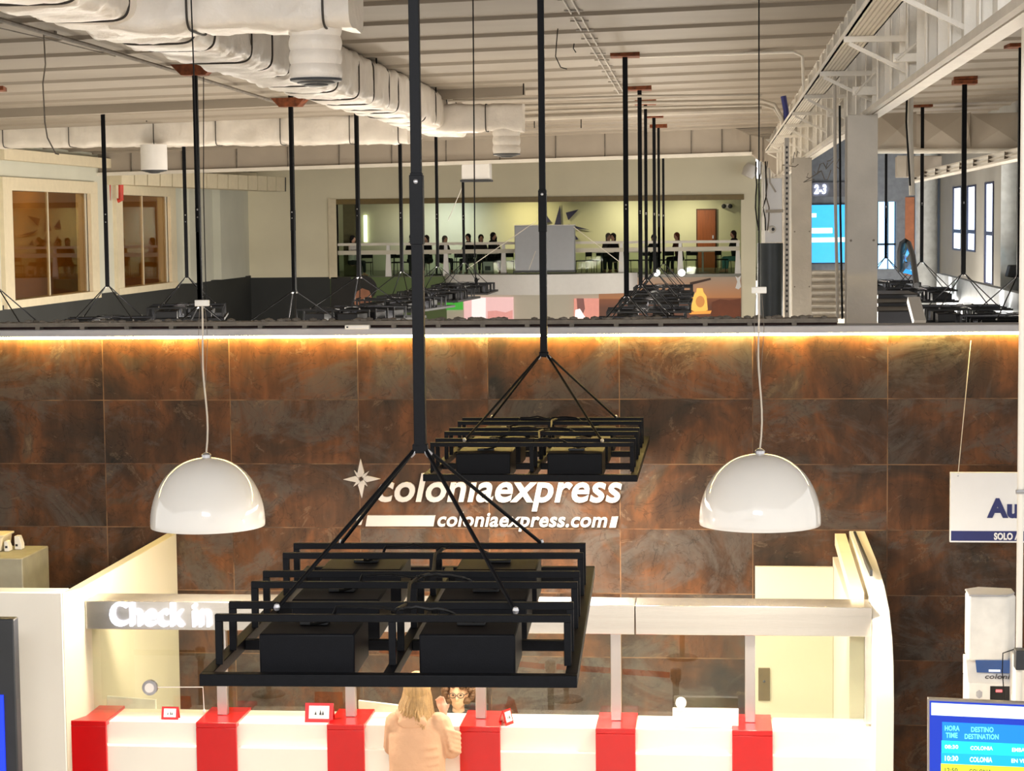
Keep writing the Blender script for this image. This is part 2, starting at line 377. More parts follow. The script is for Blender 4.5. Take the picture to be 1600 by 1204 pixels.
struct(MB().box(ox0, ox0+.42, FY+1.2, FY+1.4, oz0, oz1+.4).build('trim_9', mat('olive_partition', (92, 88, 58), .8), smooth=0))
# ceiling spots inside the mezzanine
MY = FY+9
for i, (px, W, c) in enumerate(((632, 14, (1, .9, .7)), (700, 38, (.85, .95, 1)), (820, 42, (1, .85, .45)), (975, 42, (1, .9, .6)), (1075, 36, (1, .9, .6)))):
    x = at(px, 330, FY+7.4).x
    s = MB().lathe([(.11, 0), (.13, .05), (.13, .1)], (x, FY+7.4, oz1+.35), 12).build('ceiling_spotlight', emit('spot_glow_%d' % i, (255, 236, 190), 6))
    tag(s, ('small glowing spotlight over the left end of the mezzanine', 'cool white spotlight above the mezzanine railing left of the grey cabinet', 'amber spotlight above the grey cabinet on the mezzanine', 'yellow spotlight over the diners right of the star mural', 'spotlight nearest the brown door on the mezzanine')[i], 'spotlight', 'spotlights in the mezzanine ceiling')
    l = area('spot_beam', (x, FY+7.4, oz1+.33), (math.radians(28), 0, 0), .2, .2, W, c, spread=math.radians(130))
# right bay
x0r = fx(1181)
b = MB().box(wx1, at(1262, 400, 60).x, 60, 60.3, 0, 8)
struct(b.build('wall_bay', mat('white_wall_strip', (206, 202, 192), .7, 0, .04, 1), smooth=0))
RX = 6.4
def ry(px, py=350):
    p = at(px, py, 10); return 10*RX/p.x
def rz(px, py):
    p = at(px, py, 10); return CZ+(p.z-CZ)*(RX/p.x)
b = MB(); rw = [(1489, 1503, 291, 391), (1511, 1525, 289, 393), (1539, 1553, 284, 445)]
holes = []
for a, c, t, d in rw: holes.append((ry(c), ry(a), rz((a+c)/2, d), rz((a+c)/2, t)))
prev = 62.0
for y0, y1, z0, z1 in holes:
    b.box(RX, RX+.25, y1, prev, 0, 8).box(RX, RX+.25, y0, y1, 0, z0).box(RX, RX+.25, y0, y1, z1, 8); prev = y0
b.box(RX, RX+.25, 20, prev, 0, 8)
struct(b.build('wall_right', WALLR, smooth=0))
for i, (y0, y1, z0, z1) in enumerate(holes):
    wn = struct(MB().box(RX+.01, RX+.03, y0, y1, z0, z1).build('window_%d' % (4+i), DAY, smooth=0))
    f = MB(); t = .05; zm = z0+(z1-z0)*(.30 if i < 2 else .5)
    f.box(RX-.02, RX+.04, y0, y0+.2, z0, z1).box(RX-.02, RX+.04, y1-.2, y1, z0, z1).box(RX-.02, RX+.04, y0+.2, y1-.2, z0, z0+t).box(RX-.02, RX+.04, y0+.2, y1-.2, z1-t, z1).box(RX-.02, RX+.04, y0+.2, y1-.2, zm-.05, zm+.05)
    f.build('window_frame', mat('dark_blue_window_frame', (36, 38, 66), .5), wn, smooth=0)
# end of the right bay: bright entrance and hoarding
EY = 62.0
def ex(px): return at(px, 380, EY).x
def ez(px, py): return at(px, py, EY).z
b = MB().box(ex(1225), ex(1371), EY, EY+.3, 0, 8).box(ex(1371), ex(1400), EY, EY+.3, ez(1390, 315), 8).box(ex(1400), RX+.3, EY, EY+.3, 0, 8).box(ex(1371), ex(1400), EY, EY+.3, 0, ez(1390, 420))
struct(b.build('wall_bay_end', mat('blue_grey_wall', (150, 158, 170), .7), smooth=0))
dd = struct(MB().box(ex(1371), ex(1400), EY+.2, EY+.22, ez(1390, 420), ez(1390, 315)).build('door_1', DAYB, smooth=0))
f = MB()
for px in (1371, 1387, 1398): f.box(ex(px), ex(px+1.5), EY+.1, EY+.18, ez(1390, 420), ez(1390, 315))
f.box(ex(1371), ex(1400), EY+.1, EY+.18, ez(1390, 383), ez(1390, 380))
f.build('door_frame', DARK, dd, smooth=0)
struct(MB().box(ex(1414), ex(1428), EY-.1, EY, ez(1420, 430), ez(1420, 308)).build('trim_10', mat('orange_wall_strip', (214, 140, 104), .7), smooth=0))
scr = thing('advertising_screen', 'large blue lit screen with white bands beyond the steel columns', 'screen', (ex(1290), EY-.3, ez(1290, 412)))
MB().box(ex(1262), ex(1346), EY-.12, EY-.002, ez(1290, 412), ez(1290, 318)).build('housing', DARK, scr, smooth=0)
MB().box(ex(1264), ex(1344), EY-.14, EY-.12, ez(1290, 410), ez(1290, 320)).build('display', emit('blue_display', (40, 150, 225), 1.6, .5), scr, smooth=0)
g = MB().box(ex(1264), ex(1344), EY-.16, EY-.14, ez(1290, 378), ez(1290, 371)).box(ex(1264), ex(1300), EY-.16, EY-.14, ez(1290, 364), ez(1290, 356)).box(ex(1322), ex(1344), EY-.16, EY-.14, ez(1290, 366), ez(1290, 360)).box(ex(1264), ex(1275), EY-.16, EY-.14, ez(1290, 339), ez(1290, 333))
g.build('white_band', emit('white_display_band', (220, 240, 255), 2.5), scr, smooth=0)
# gate sign
gs = thing('gate_sign', 'grey fascia sign with lit numerals two and three above the blue screen', 'sign', (ex(1280), EY-3, 5))
a, c = at(1222, 308, 61.8), at(1345, 284, 61.8)
MB().box(a.x, c.x, 61.8, 61.99, a.z, c.z).build('board', mat('grey_sign_board', (120, 124, 134), .6), gs, smooth=0)
text('lettering', '2-3', at(1272, 303, 61.78), at(1291, 288, 61.78), NEON, gs, .03, .1, .03)
text('lettering', '1', at(1233, 304, 61.78), at(1238, 291, 61.78), NEON, gs, .03, 0, .03)
# parapet beside the stairs
struct(MB().box(4.95, 5.1, 28, 47, 0, CZ-1.29).build('wall_parapet', mat('pale_blue_parapet', (150, 160, 172), .6), smooth=0))
# daylight panels: round pale column forms
for i, (px, r, Y, g) in enumerate(((1447, 17, 60, 'tall pale round column washed by blue daylight beside the entrance'), (1579, 15, 44, 'pale round column right of the tall narrow windows'))):
    p = at(px, 400, Y); rr = r/F*Y
    tag(MB().lathe([(rr, 0), (rr, 6.05 if i else 7)], (p.x, Y, 0), 32).build('round_column', mat('pale_column_%d' % i, (200, 205, 208), .6)), g, 'column')
# stairs up to the entrance
st = MB()
for k in range(8):
    Y = 38+k*1.1; pp = at(1290, 497-k*10.5, Y); st.box(at(1240, 450, Y).x, at(1345, 450, Y).x, Y, Y+1.09, 0, pp.z)
tag(st.build('staircase', mat('pale_stair_tread', (206, 200, 190), .5), bevel=.02), 'pale stone steps seen between the two steel columns', 'stairs')

# ================================================================ STEEL: girder, columns, tray
def column(px, w, Y, ztop, label):
    t = thing('steel_column', label, 'column', (at(px, 400, Y).x, Y, 0))
    x = at(px, 400, Y).x; hw = w/F*Y/2
    MB().box(x-hw, x+hw, Y-.02, Y, 0, ztop).build('flange', WSTEEL2, t, bevel=.003)
    MB().box(x-.01, x+.01, Y, Y+.34, 0, ztop).build('web', WSTEEL2, t, smooth=0)
    MB().box(x-hw, x+hw, Y+.34, Y+.36, 0, ztop).build('flange', WSTEEL2, t, bevel=.003)
    bl = MB()
    for z in [ztop-1.2-.9*k for k in range(5)]:
        for s in (-1, 1): bl.ell((x+s*hw*.75, Y-.022, z), (.012, .008, .012), 8)
    bl.build('bolt', GUTM, t)
column(1347, 46, 19.75, CZ+.98, 'broad white steel column rising from the ledge of the tiled wall')
column(1253, 30, 33.5, CZ+.98, 'narrower white steel column standing behind the ledge, left of the stairs')
column(1221, 14, 47, CZ+.98, 'farthest slim white steel column beside the electrical panel')
gx0, gx1 = 1.47, 1.58; gz = CZ+.98
G = thing('steel_girder', 'deep white riveted steel girder crossing the hall overhead from front to back', 'girder', ((gx0+gx1)/2, 20, gz))
MB().box(gx0, gx1, 6, 60, gz, gz+.035).build('bottom_flange', WSTEEL, G, smooth=0)
MB().box(1.51, 1.53, 6, 60, gz+.036, 7.09).build('web', WSTEEL, G, smooth=0)
MB().box(gx0, gx1, 6, 60, 7.1, 7.14).build('top_flange', WSTEEL, G, smooth=0)
MB().bar((gx0-.05, 6, gz+.02), (gx0-.05, 60, gz+.02), .05, .05).build('conduit', WSTEEL2, G, smooth=0)
k = 0; y = 7.2
while y < 58:
    bb = MB().box(gx0-.03, 1.509, y, y+.012, gz+.037, 7.09)
    bb.box(gx0-.04, gx0-.03, y-.05, y+.06, gz+.037, 7.09) if k % 2 == 0 else None
    bb.build('stiffener', WSTEEL, G, smooth=0); y += .72 if y < 30 else 1.4; k += 1
TR = thing('cable_tray', 'white perforated cable tray carried on brackets along the side of the girder', 'cable tray', (1.1, 20, CZ+1.45))
tz = CZ+1.42; tx0, tx1 = 1.0, 1.22
MB().box(tx0, tx1, 8, 44, tz, tz+.012).box(tx0, tx0+.012, 8, 44, tz, tz+.06).box(tx1-.012, tx1, 8, 44, tz, tz+.06).build('tray', WSTEEL, TR, smooth=0)
rib = MB()
for k in range(5): rib.box(tx0+.03+k*.035, tx0+.04+k*.035, 8, 44, tz-.004, tz)
rib.build('tray_slot', WSTEEL2, TR, smooth=0)
for Y in (12.5, 16.2, 20, 23.7, 27.5, 31, 35, 39, 43):
    MB().box(tx0-.02, 1.42, Y, Y+.05, tz-.05, tz-.005).box(1.421, 1.50, Y, Y+.05, tz-.05, tz-.005).bar((tx0+.02, Y+.02, tz-.06), (1.50, Y+.02, tz-.3), .03, .03).build('bracket', WSTEEL, TR, smooth=0)
MB().tube([(tx0+.1, 8+k*1.5, tz+.05+.02*math.sin(k*2.1)) for k in range(24)], .03, 8).build('cable', CABLE, TR)
for Y, px in ((15.0, 1), (20.0, 2), (26, 3)):
    pass
for i, (p, q, Y, lb) in enumerate((((1396, 90), (1464, 90), 15.6, 'nearest'), ((1333, 142), (1400, 142), 19.3, 'middle'), ((1293, 176), (1342, 176), 24, 'farthest'))):
    a, c = at(*p, Y), at(*q, Y); h = 13/F*Y/2
    t = thing('side_bracket', '%s of the short white bracket arms sticking out of the girder below the tray' % lb, 'bracket', a, 'bracket arms on the girder')
    MB().box(a.x, c.x, Y, Y+.06, a.z-h, a.z+h).build('arm', WSTEEL, t, bevel=.004)
    MB().tube([(a.x+.02, Y-.02, a.z-h*.6), (a.x+.2, Y+.05, a.z+h*4)], .012, 8).build('stay', WSTEEL, t)
# pipes that drop beside the girder
def pipe(name, pts, r, m, label, cat='pipe', **k): return tag(MB().tube(pts, r, 8).build(name, m), label, cat, **k)
pipe('vertical_pipe', [at(1304, 100, 20.2), at(1305, 300, 20.2), at(1309, 497, 20.2)], .016, WSTEEL2, 'thin pale vertical conduit standing on the ledge beside the broad steel column')
pipe('vertical_cable', [at(1312, 165, 20.1), at(1313, 330, 20.1), at(1316, 498, 20.1)], .011, CABLE, 'dark cable running down next to the thin conduit by the broad column', 'cable')
pipe('drop_conduit', [at(1425, 37, 25), at(1422, 200, 25), at(1425, 305, 25)], .035, WSTEEL, 'white conduit hanging from the roof in front of the right bay')
pipe('drop_cable', [at(1420, 37, 24.8), at(1416, 190, 24.8), at(1422, 290, 24.8)], .012, CABLE, 'grey cable tied along the white hanging conduit', 'cable')
pipe('ceiling_conduit', [at(700, 92, 29), at(1000, 88, 28.5), at(1240, 81, 28), at(1254, 88, 28), at(1257, 180, 28)], .022, WSTEEL, 'white conduit crossing the roof deck and bending down onto the girder')
for i, (ya, yb, Y, r, lb) in enumerate(((152, 148, 33, .02, 'upper thin pipe crossing under the roof deck toward the girder'), (163, 157, 36, .03, 'pale pipe crossing below the roof deck behind the rusty plates'), (172, 164, 36.5, .025, 'second pale pipe below the first, ending in a bend at the girder'), (183, 171, 40, .06, 'thick dusky pipe crossing low under the roof deck'))):
    pts = [at(700, ya+6, Y), at(1000, (ya+yb)/2, Y), at(1190, yb, Y)]
    if i in (1, 2): pts += [at(1210, yb+6, Y), at(1222, yb+26, Y), at(1225, yb+50, Y)]
    pipe('ceiling_pipe', pts, r, WSTEEL2, lb, group='pipes under the roof deck')
pipe('blue_pipe', [at(1224, 150, 36), at(1228, 172, 36), at(1230, 196, 36)], .05, mat('blue_pipe_paint', (40, 44, 110), .5), 'short dark blue pipe rising to the deck beside the girder')
pipe('long_conduit', [at(-30, 22, 19.2), at(150, 74, 22.9), at(300, 119, 27.4), at(450, 165, 34.0)], .026, GUTM, 'long thin conduit running back along the roof deck on the left')
pipe('thin_wire', [at(-30, 37, 19.6), at(90, 65, 22.3), at(180, 88, 24.8)], .007, GUTM, 'faint thin wire just below the long conduit', 'wire')
b = thing('junction_box', 'small metal junction box on the long conduit', 'box', at(78, 50, 21.7))
p = at(79, 51, 21.7); MB().box(p.x-.06, p.x+.06, p.y-.04, p.y+.04, p.z-.035, p.z+.035).build('case', GUTM, b, bevel=.004)
MB().box(p.x-.05, p.x+.05, p.y-.045, p.y-.04, p.z-.028, p.z+.028).build('lid', SHEET, b, smooth=0)
pipe('hanging_wire', [at(68, 50, 21.7), at(71, 100, 21.7), at(67, 130, 21.7), at(70, 190, 21.7), at(74, 215, 21.7), at(87, 240, 21.7), at(92, 241, 21.7)], .008, GUTM, 'loose wire hanging from the junction box in front of the wrapped duct', 'wire')
# ladder tray on the deck
LT = thing('cable_ladder', 'narrow white cable ladder fixed under the roof deck, heading to the rusty plates', 'cable ladder', at(930, 70, 25))
a0, a1, c0, c1 = at(868, -20, 19.8), at(882, -20, 19.8), at(968, 148, 36.2), at(976, 148, 36.2)
MB().tube([a0, c0], .012, 6).build('rail', WSTEEL2, LT); MB().tube([a1, c1], .012, 6).build('rail', WSTEEL2, LT)
for k in range(1, 15):
    f_ = k/15; p, q = a0.lerp(c0, f_), a1.lerp(c1, f_); MB().bar(p-Vector((.06, 0, 0)), q+Vector((.06, 0, 0)), .025, .02).build('rung', WSTEEL2, LT, smooth=0)
for i, (pts, lb) in enumerate((([(872, 40), (870, 62), (868, 88), (876, 105), (886, 108)], 'loose looped wire dangling from the roof deck left of the cable ladder'), ([(897, 68), (896, 76), (900, 82)], 'tiny wire end hooked beside the cable ladder'), ([(318, 120), (318, 300), (322, 470)], 'thin dark wire running beside the pole in front of the left wall'))):
    pipe('dangling_wire', [at(x, y, 24) for x, y in pts], .006, CABLE, lb, 'wire')
pipe('drop_wire', [at(739, -10, 18), at(741, 250, 18), at(742, 420, 18), at(745, 452, 18)], .006, CABLE, 'long thin black wire hanging down just right of the thick near pole', 'wire')
kn = MB(); p = at(744, 438, 18); kn.ell(p, (.018, .018, .03), 8).tube([p, p+Vector((.03, 0, .015))], .006, 6).tube([p-Vector((0, 0, .03)), p+Vector((-.03, 0, -.04))], .006, 6)
tag(kn.build('wire_knot', CABLE), 'small black knot at the end of the long hanging wire', 'connector')

# ================================================================ DUCTS
def ring(w, h, n=36, e=5):
    out = []
    for k in range(n):
        t = 2*PI*k/n; c, s = math.cos(t), math.sin(t)
        out.append((math.copysign(abs(c)**(2/e), c)*w/2, math.copysign(abs(s)**(2/e), s)*h/2))
    return out
def wrapped(parent, p, q, w, h, tie=.8, seed=0, amp=.022, name='wrapped_section', e=6):
    """a duct under quilted foil from p to q (centre line), tied with bands"""
    p, q = Vector(p), Vector(q); d = (q-p); Ln = d.length; d.normalize()
    up = Vector((0, 0, 1)) if abs(d.z) < .9 else Vector((0, 1, 0)); a = d.cross(up).normalized(); u = a.cross(d)
    step = .07; n = int(Ln/step); rg = ring(w, h, 48, e); vs, fs = [], []; rnd = random.Random(seed); ties = []
    t = rnd.uniform(.2, tie)
    while t < Ln-.1: ties.append(t); t += tie*rnd.uniform(.6, 1.4)
    for i in range(n+1):
        s = Ln*i/n; dt = min([abs(s-t) for t in ties] or [1]); pinch = -.035*math.exp(-(dt/.05)**2)
        for x, y in rg:
            b_ = p+d*s+a*x+u*y; nn = noise.noise(Vector((b_.x*3.1+seed, b_.y*3.1, b_.z*3.1)))*amp+noise.noise(b_*9)*amp*.5+abs(noise.noise(b_*6+Vector((seed, 0, 0))))*amp*.8
            r = Vector((x, y)).length; k = (r+nn+pinch)/r; sag = -.02*abs(math.sin(s/tie*PI)) if y < 0 else 0
            vs.append(p+d*s+a*x*k+u*(y*k+sag))
    m_ = len(rg)
    for i in range(n):
        for k in range(m_): fs.append((i*m_+k, i*m_+(k+1) % m_, (i+1)*m_+(k+1) % m_, (i+1)*m_+k))
    fs += [tuple(range(m_))[::-1], tuple(n*m_+k for k in range(m_))]
    o = MB().add(vs, fs).build(name, WRAP, parent, smooth=60)
    for t in ties:
        pts = [p+d*t+a*x*1.01+u*(y*1.02-.008) for x, y in rg]; pts.append(pts[0])
        MB().tube(pts, .010, 5).build('tie_band', BAND, parent)
    return o
def drum(parent, c, r, h, rings=3, wrap=True, mt=None):
    pr = []; N_ = 24
    for i in range(N_+1):
        z = -h*i/N_; k = abs(math.sin(PI*rings*i/N_)) if wrap else 1
        pr.append((r*(.94+.06*k), z))
    o = MB().lathe(pr, c, 32).build('outlet', mt or WRAP, parent)
    c2 = Vector(c)-Vector((0, 0, h))
    for i, rr in enumerate((.98, .72, .46)):
        MB().lathe([(r*rr, 0), (r*rr*.98, -.018), (r*(rr-.2), -.028)], c2-Vector((0, 0, .018*i)), 24).build('diffuser_ring', DARK, parent)
D1 = thing('wrapped_duct', 'big wrinkled white insulated air duct running from the upper left corner back under the roof', 'air duct', (-5.2, 24, CZ+1.5))
zb = CZ+1.52
wrapped(D1, (-4.86, 11.5, zb+.36), (-4.92, 37.0, zb+.34), .70, .58, 1.15, 3, .045)
wrapped(D1, (-4.75, 15.9, zb+.34), (at(556, 20, 15.9).x, 15.9, zb+.34), .66, .66, .9, 5, .035)
wrapped(D1, (-5.4, 14.3, zb+.34), (-7.2, 14.3, zb+.34), .6, .6, .8, 9, .02)
wrapped(D1, (-4.7, 34, zb+.22), (at(818, 170, 34).x, 34, zb+.22), .5, .44, 1.0, 6, .02)
p = at(492, 30, 15.9); drum(D1, (p.x, 15.9, zb+.06), 42/F*15.9, .44, 4)
p = at(791, 187, 34); drum(D1, (p.x, 34, zb+.05), 22/F*34, .44, 3)
D2 = thing('wrapped_duct', 'long white insulated duct crossing the left side below the roof deck', 'air duct', (-10, 40, CZ+1.5))
a, c = at(-40, 208, 40), at(640, 200, 40); wrapped(D2, a, c, .6, 46/F*40, 1.3, 11, .03)
for i, (x, Y, yt, yb) in enumerate(((207, 38, 140, 188), (229, 38, 142, 190), (588, 27, 85, 115), (681, 33, 115, 150), (818, 33, 88, 148), (747, 36, 190, 206), (835, 45, 180, 200), (908, 45, 178, 200))):
    tag(MB().tube([at(x, yt, Y), at(x, yb, Y)], .012, 6).build('duct_hanger', CABLE), ('thin hanger rod above the left insulated duct, first of a pair', 'thin hanger rod above the left insulated duct, second of a pair', 'slanting hanger rod above the receding insulated duct', 'hanger rod over the short insulated branch beside the thick pole', 'hanger rod at the end of the short insulated branch', 'short hanger rod just left of the round outlet', 'short hanger rod right of the round outlet', 'short hanger rod above the grey duct near the second pole')[i], 'hanger rod', 'hanger rods of the ducts')
# crossing sheet-metal duct
def quad_duct(parent, pts, Y, dep, mt, name='section', seams=0):
    """box duct whose front face follows top/bottom pixel pairs [(x, ytop, ybot)]"""
    for (x0, t0, b0), (x1, t1, b1) in zip(pts, pts[1:]):
        A, B, C_, D_ = at(x0, b0, Y), at(x1, b1, Y), at(x1, t1, Y), at(x0, t0, Y)
        MB().prism([A, B, C_, D_], (0, dep, 0)).build(name, mt, parent, smooth=0)
        MB().bar(B+Vector((0, -.02, 0)), C_+Vector((0, -.02, 0)), .03, .03, up=(0, 1, 0)).build('seam', GUTM if seams else mt, parent, smooth=0)
D3 = thing('sheet_metal_duct', 'plain grey rectangular duct crossing the far hall from side to side', 'air duct', at(700, 230, 52))
xs = [88, 120, 205, 285, 370, 450, 530, 612, 697, 781, 868, 945, 1010, 1080, 1128]
tp = lambda x: 232-(x-88)*.040; bt = lambda x: 268-(x-260)*.0315
quad_duct(D3, [(x, tp(x), bt(x)) for x in xs], 52, .9, SHEET, seams=1)
quad_duct(D3, [(1128, 191, 239), (1172, 211, 239), (1192, 215, 253), (1215, 232, 275), (1232, 243, 282)], 52, .9, SHEET, seams=1)
MB().bar(at(88, bt(88)+1, 51.9), at(1175, 240, 51.9), .12, .09).build('flange_lip', WSTEEL, D3, smooth=0)
D4 = thing('sheet_metal_duct', 'grey rectangular duct with cross creased panels in the right bay', 'air duct', at(1480, 205, 44))
for x0, x1 in ((1371, 1432), (1432, 1509), (1509, 1517), (1517, 1602), (1602, 1690)):
    A, B, C_, D_ = at(x0, 232, 44), at(x1, 231, 44), at(x1, 175, 44), at(x0, 178, 44); M_ = (A+B+C_+D_)/4-Vector((0, .10, 0))
    bx = Vector((0, .8, 0)); mb = MB(); mb.add([A, B, C_, D_, M_, A+bx, B+bx, C_+bx, D_+bx], [(0, 1, 4), (1, 2, 4), (2, 3, 4), (3, 0, 4), (0, 5, 6, 1), (1, 6, 7, 2), (2, 7, 8, 3), (3, 8, 5, 0), (5, 8, 7, 6)])
    mb.build('panel', SHEET, D4, smooth=0)
MB().tube([at(1371, 236, 43.8), at(1690, 235, 43.8)], .055, 8).build('support_rail', WSTEEL, D4)
D5 = thing('slatted_duct', 'pale slatted duct running back along the left wall below the crossing duct', 'air duct', (-14, 58, CZ+1))
for k in range(15):
    f0, f1 = k/15, (k+.93)/15; P0, P1 = at(190, 264, 52.5), at(446, 277, 66); Q0, Q1 = at(190, 288, 52.5), at(446, 299, 66)
    A, B = P0.lerp(P1, f0), P0.lerp(P1, f1); C_, D_ = Q0.lerp(Q1, f1), Q0.lerp(Q1, f0)
    MB().prism([A, D_, C_, B], (-.6, .2, 0)).build('slat_panel', CREAM, D5, smooth=0)
MB().prism([at(188, 264, 52.7), at(447, 277, 66.2), at(447, 299, 66.2), at(188, 288, 52.7)], (-.5, .2, 0)).build('core', DARK, D5, smooth=0)
d6 = thing('duct_outlet', 'white drum shaped air outlet hanging under the left insulated duct', 'air outlet', at(240, 228, 39.5))
drum(d6, at(240, 226, 39.5), 21/F*39.5, .5, 3, False, SIGNW)
# small things on the far duct
sp = thing('projector_box', 'small white box hanging under the far duct, between two poles', 'box', at(743, 256, 50))
A, B = at(721, 281, 52), at(765, 255, 52); MB().box(A.x, B.x, 52, 52.5, A.z, B.z).build('case', SIGNW, sp, bevel=.02)
MB().box(A.x-.03, B.x+.03, 51.95, 52.5, A.z-.05, A.z).build('base', DARK, sp, smooth=0)
for i, (pts, lb) in enumerate((([(169, 282), (169, 312), (160, 314)], 'red sprinkler pipe elbow by the first left wall pillar'), ([(189, 285), (189, 312), (184, 313)], 'second red pipe elbow just right of the first one'), ([(358, 296), (358, 320), (350, 321)], 'red pipe elbow near the far end of the left wall'))):
    pipe('sprinkler_pipe', [at(x, y, 53.0 if i < 2 else 66.4) for x, y in pts], .07, REDPIPE, lb, group='red sprinkler pipes')
# ================================================================ HANGING LIGHT FRAMES
FW, FL = 1.55, 2.62
def bar_ys(): return [-1.13, -.85, -.36, -.08, .44, .74]
def make_frame():
    R = thing('hanging_light_frame', 'x', 'light fixture', (0, 0, 0), 'black hanging light frames')
    hz = -.822; t = .05
    f = MB(); hw, hl = FW/2, FL/2
    f.box(-hw, hw, -hl, -hl+t, hz, hz+t).box(-hw, hw, hl-t, hl, hz, hz+t).box(-hw, -hw+t, -hl+t, hl-t, hz, hz+t).box(hw-t, hw, -hl+t, hl-t, hz, hz+t)
    f.box(-.022, .022, -hl+t, hl-t, hz, hz+t-.001)
    for y in (-.62, .18, 1.0): f.box(-hw+t, -.022, y, y+t*.8, hz+.002, hz+t-.002); f.box(.022, hw-t, y, y+t*.8, hz+.002, hz+t-.002)
    f.build('base_frame', BLK, R, bevel=.003, local=True)
    for y in bar_ys():
        b = MB(); zt = hz+.262; s = .03
        b.box(-hw+.03, hw-.03, y, y+s, zt-s, zt); b.box(-hw+.03, -hw+.03+s, y, y+s, hz+t, zt-s); b.box(hw-.03-s, hw-.03, y, y+s, hz+t, zt-s); b.box(-.015, .015, y, y+s, hz+t, zt-s)
        b.build('hanger_bar', BLK, R, bevel=.002, local=True)
    for i, (y, ya) in enumerate(((-1.15, 0), (-.38, 0), (.42, 0))):
        for s in (-1, 1):
            c = s*.335-.02
            o = MB().box(c-.2, c+.2, y+.0, y+.42, hz-.0, hz+.185).build('lamp_box', BOXM, R, bevel=.008, local=True)
            MB().box(c-.15, c+.15, y+.06, y+.36, hz-.006, hz-.001).build('lamp_lens', LENS, o, local=True, smooth=0)
            MB().box(c-.06, c+.06, y+.18, y+.26, hz+.186, hz+.2).build('gland_plate', DARK, o, local=True, bevel=.003)
    zt = hz+.27
    for k, y in enumerate((-1.0, -.22, .6)):
        r = random.Random(k)
        pts = [(-.36, y-.02, zt-.07), (-.27, y-.03, zt-.05), (-.24, y-.08, zt+.012), (-.1, y-.09, zt+.022), (0, y-.1, zt+.008), (.03, y-.1, zt+.012), (.1, y-.11, zt+.02), (.22, y-.12, zt+.012), (.26, y-.06, zt-.02), (.3, y-.02, zt-.05), (.42, y, zt-.06)]
        q = []
        for a, c in zip(pts, pts[1:]):
            for j in range(4): q.append(Vector(a).lerp(Vector(c), j/4)+Vector((0, r.uniform(-.006, .006), r.uniform(-.004, .004))))
        MB().tube(q, .007, 6).build('cable', CABLE, R, local=True)
    MB().tube([(.01, -1.05, zt), (.03, -.8, zt-.02), (.0, -.5, zt+.01), (.02, -.26, zt), (.05, 0, zt-.03), (.03, .3, zt+.01), (.05, .56, zt), ], .008, 6).build('cable', CABLE, R, local=True)
    for sx, sy, ax, ay in ((-1, -1, -.51, -.98), (1, -1, .51, -1.04), (-1, 1, -.5, .76), (1, 1, .52, .76)):
        MB().tube([(sx*.03, sy*.02, .0), (ax, ay, hz+.26)], .0095, 8).build('suspension_rod', BLK, R, local=True)
        MB().tube([(sx*.02, sy*.015, .005), (sx*.045, sy*.03, -.025)], .012, 8).build('shackle', STEELTIP, R, local=True)
        MB().ell((ax, ay, hz+.265), (.014, .014, .018), 8).build('rod_eye', STEELTIP, R, local=True)
    MB().box(-.035, .035, -.03, .03, -.012, .03).build('hub_plate', BLK, R, bevel=.003, local=True)
    l = area('lamp_light', (0, 0, hz-.02), (0, 0, 0), 1.1, 2.2, FRAME_W, (1, .91, .78), R, math.radians(175))
    return R
LENS = emit('lamp_lens_glow', (255, 236, 200), 5)
proto = make_frame()
def place(i, px, py, Y, label, rot=0, sleeve=False, pw=.05, lean=0):
    R = proto if i == 0 else copy_tree(proto)
    if i > 1:
        for q in R.children:
            if q.type == 'LIGHT':
                if 'rear_lamp' not in bpy.data.lights:
                    d_ = bpy.data.lights.new('rear_lamp', 'POINT'); d_.energy = REAR_W; d_.color = (1, .92, .8); d_.shadow_soft_size = .3
                n_ = bpy.data.objects.new('lamp_light', bpy.data.lights['rear_lamp']); COL.objects.link(n_); n_.parent = R; n_.location = (0, 0, -1.15); bpy.data.objects.remove(q)
    p = at(px, py, Y); R.location = p; R.rotation_euler = (0, 0, math.radians(rot)); R['label'] = label
    zc = ceil_z(p.x)-p.z
    m_ = MB()
    if sleeve:
        zs = at(px, 270, Y).z-p.z; m_.box(-pw/2+.003, pw/2-.003, -.025, .025, zs-.02, zc); m_.box(-pw/2, pw/2, -.03, .03, .02, zs)
        m_.build('pole', BLK, R, bevel=.002, local=True)
        MB().ell((0, -.034, zs-.04), (.012, .01, .012), 10).build('bolt', STEELTIP, R, local=True)
        MB().box(-pw/2-.004, pw/2+.004, -.034, .034, zs-.33, zs-.01).build('sleeve', BLK, R, bevel=.002, local=True)
    else:
        m_.box(-pw/2, pw/2, -pw/2, pw/2, .02, zc); m_.build('pole', BLK, R, bevel=.002, local=True)
        zs = zc*.36; MB().ell((0, -pw/2-.004, zs), (.01, .008, .01), 8).build('bolt', STEELTIP, R, local=True)
    if i in (8, 9): zq = at((297, 449)[i-8], (118, 167)[i-8], Y).z-p.z; MB().prism([(-.16, -.1, zq), (.16, -.1, zq), (.3, -.1, zq+.14), (-.3, -.1, zq+.14)], (0, .2, 0)).build('ceiling_plate', RUST, R, smooth=0, local=True)
    else: MB().box(-.2, .2, -.2, .2, zc-.06, zc+.01).build('ceiling_plate', RUST, R, smooth=0, local=True)
    return R
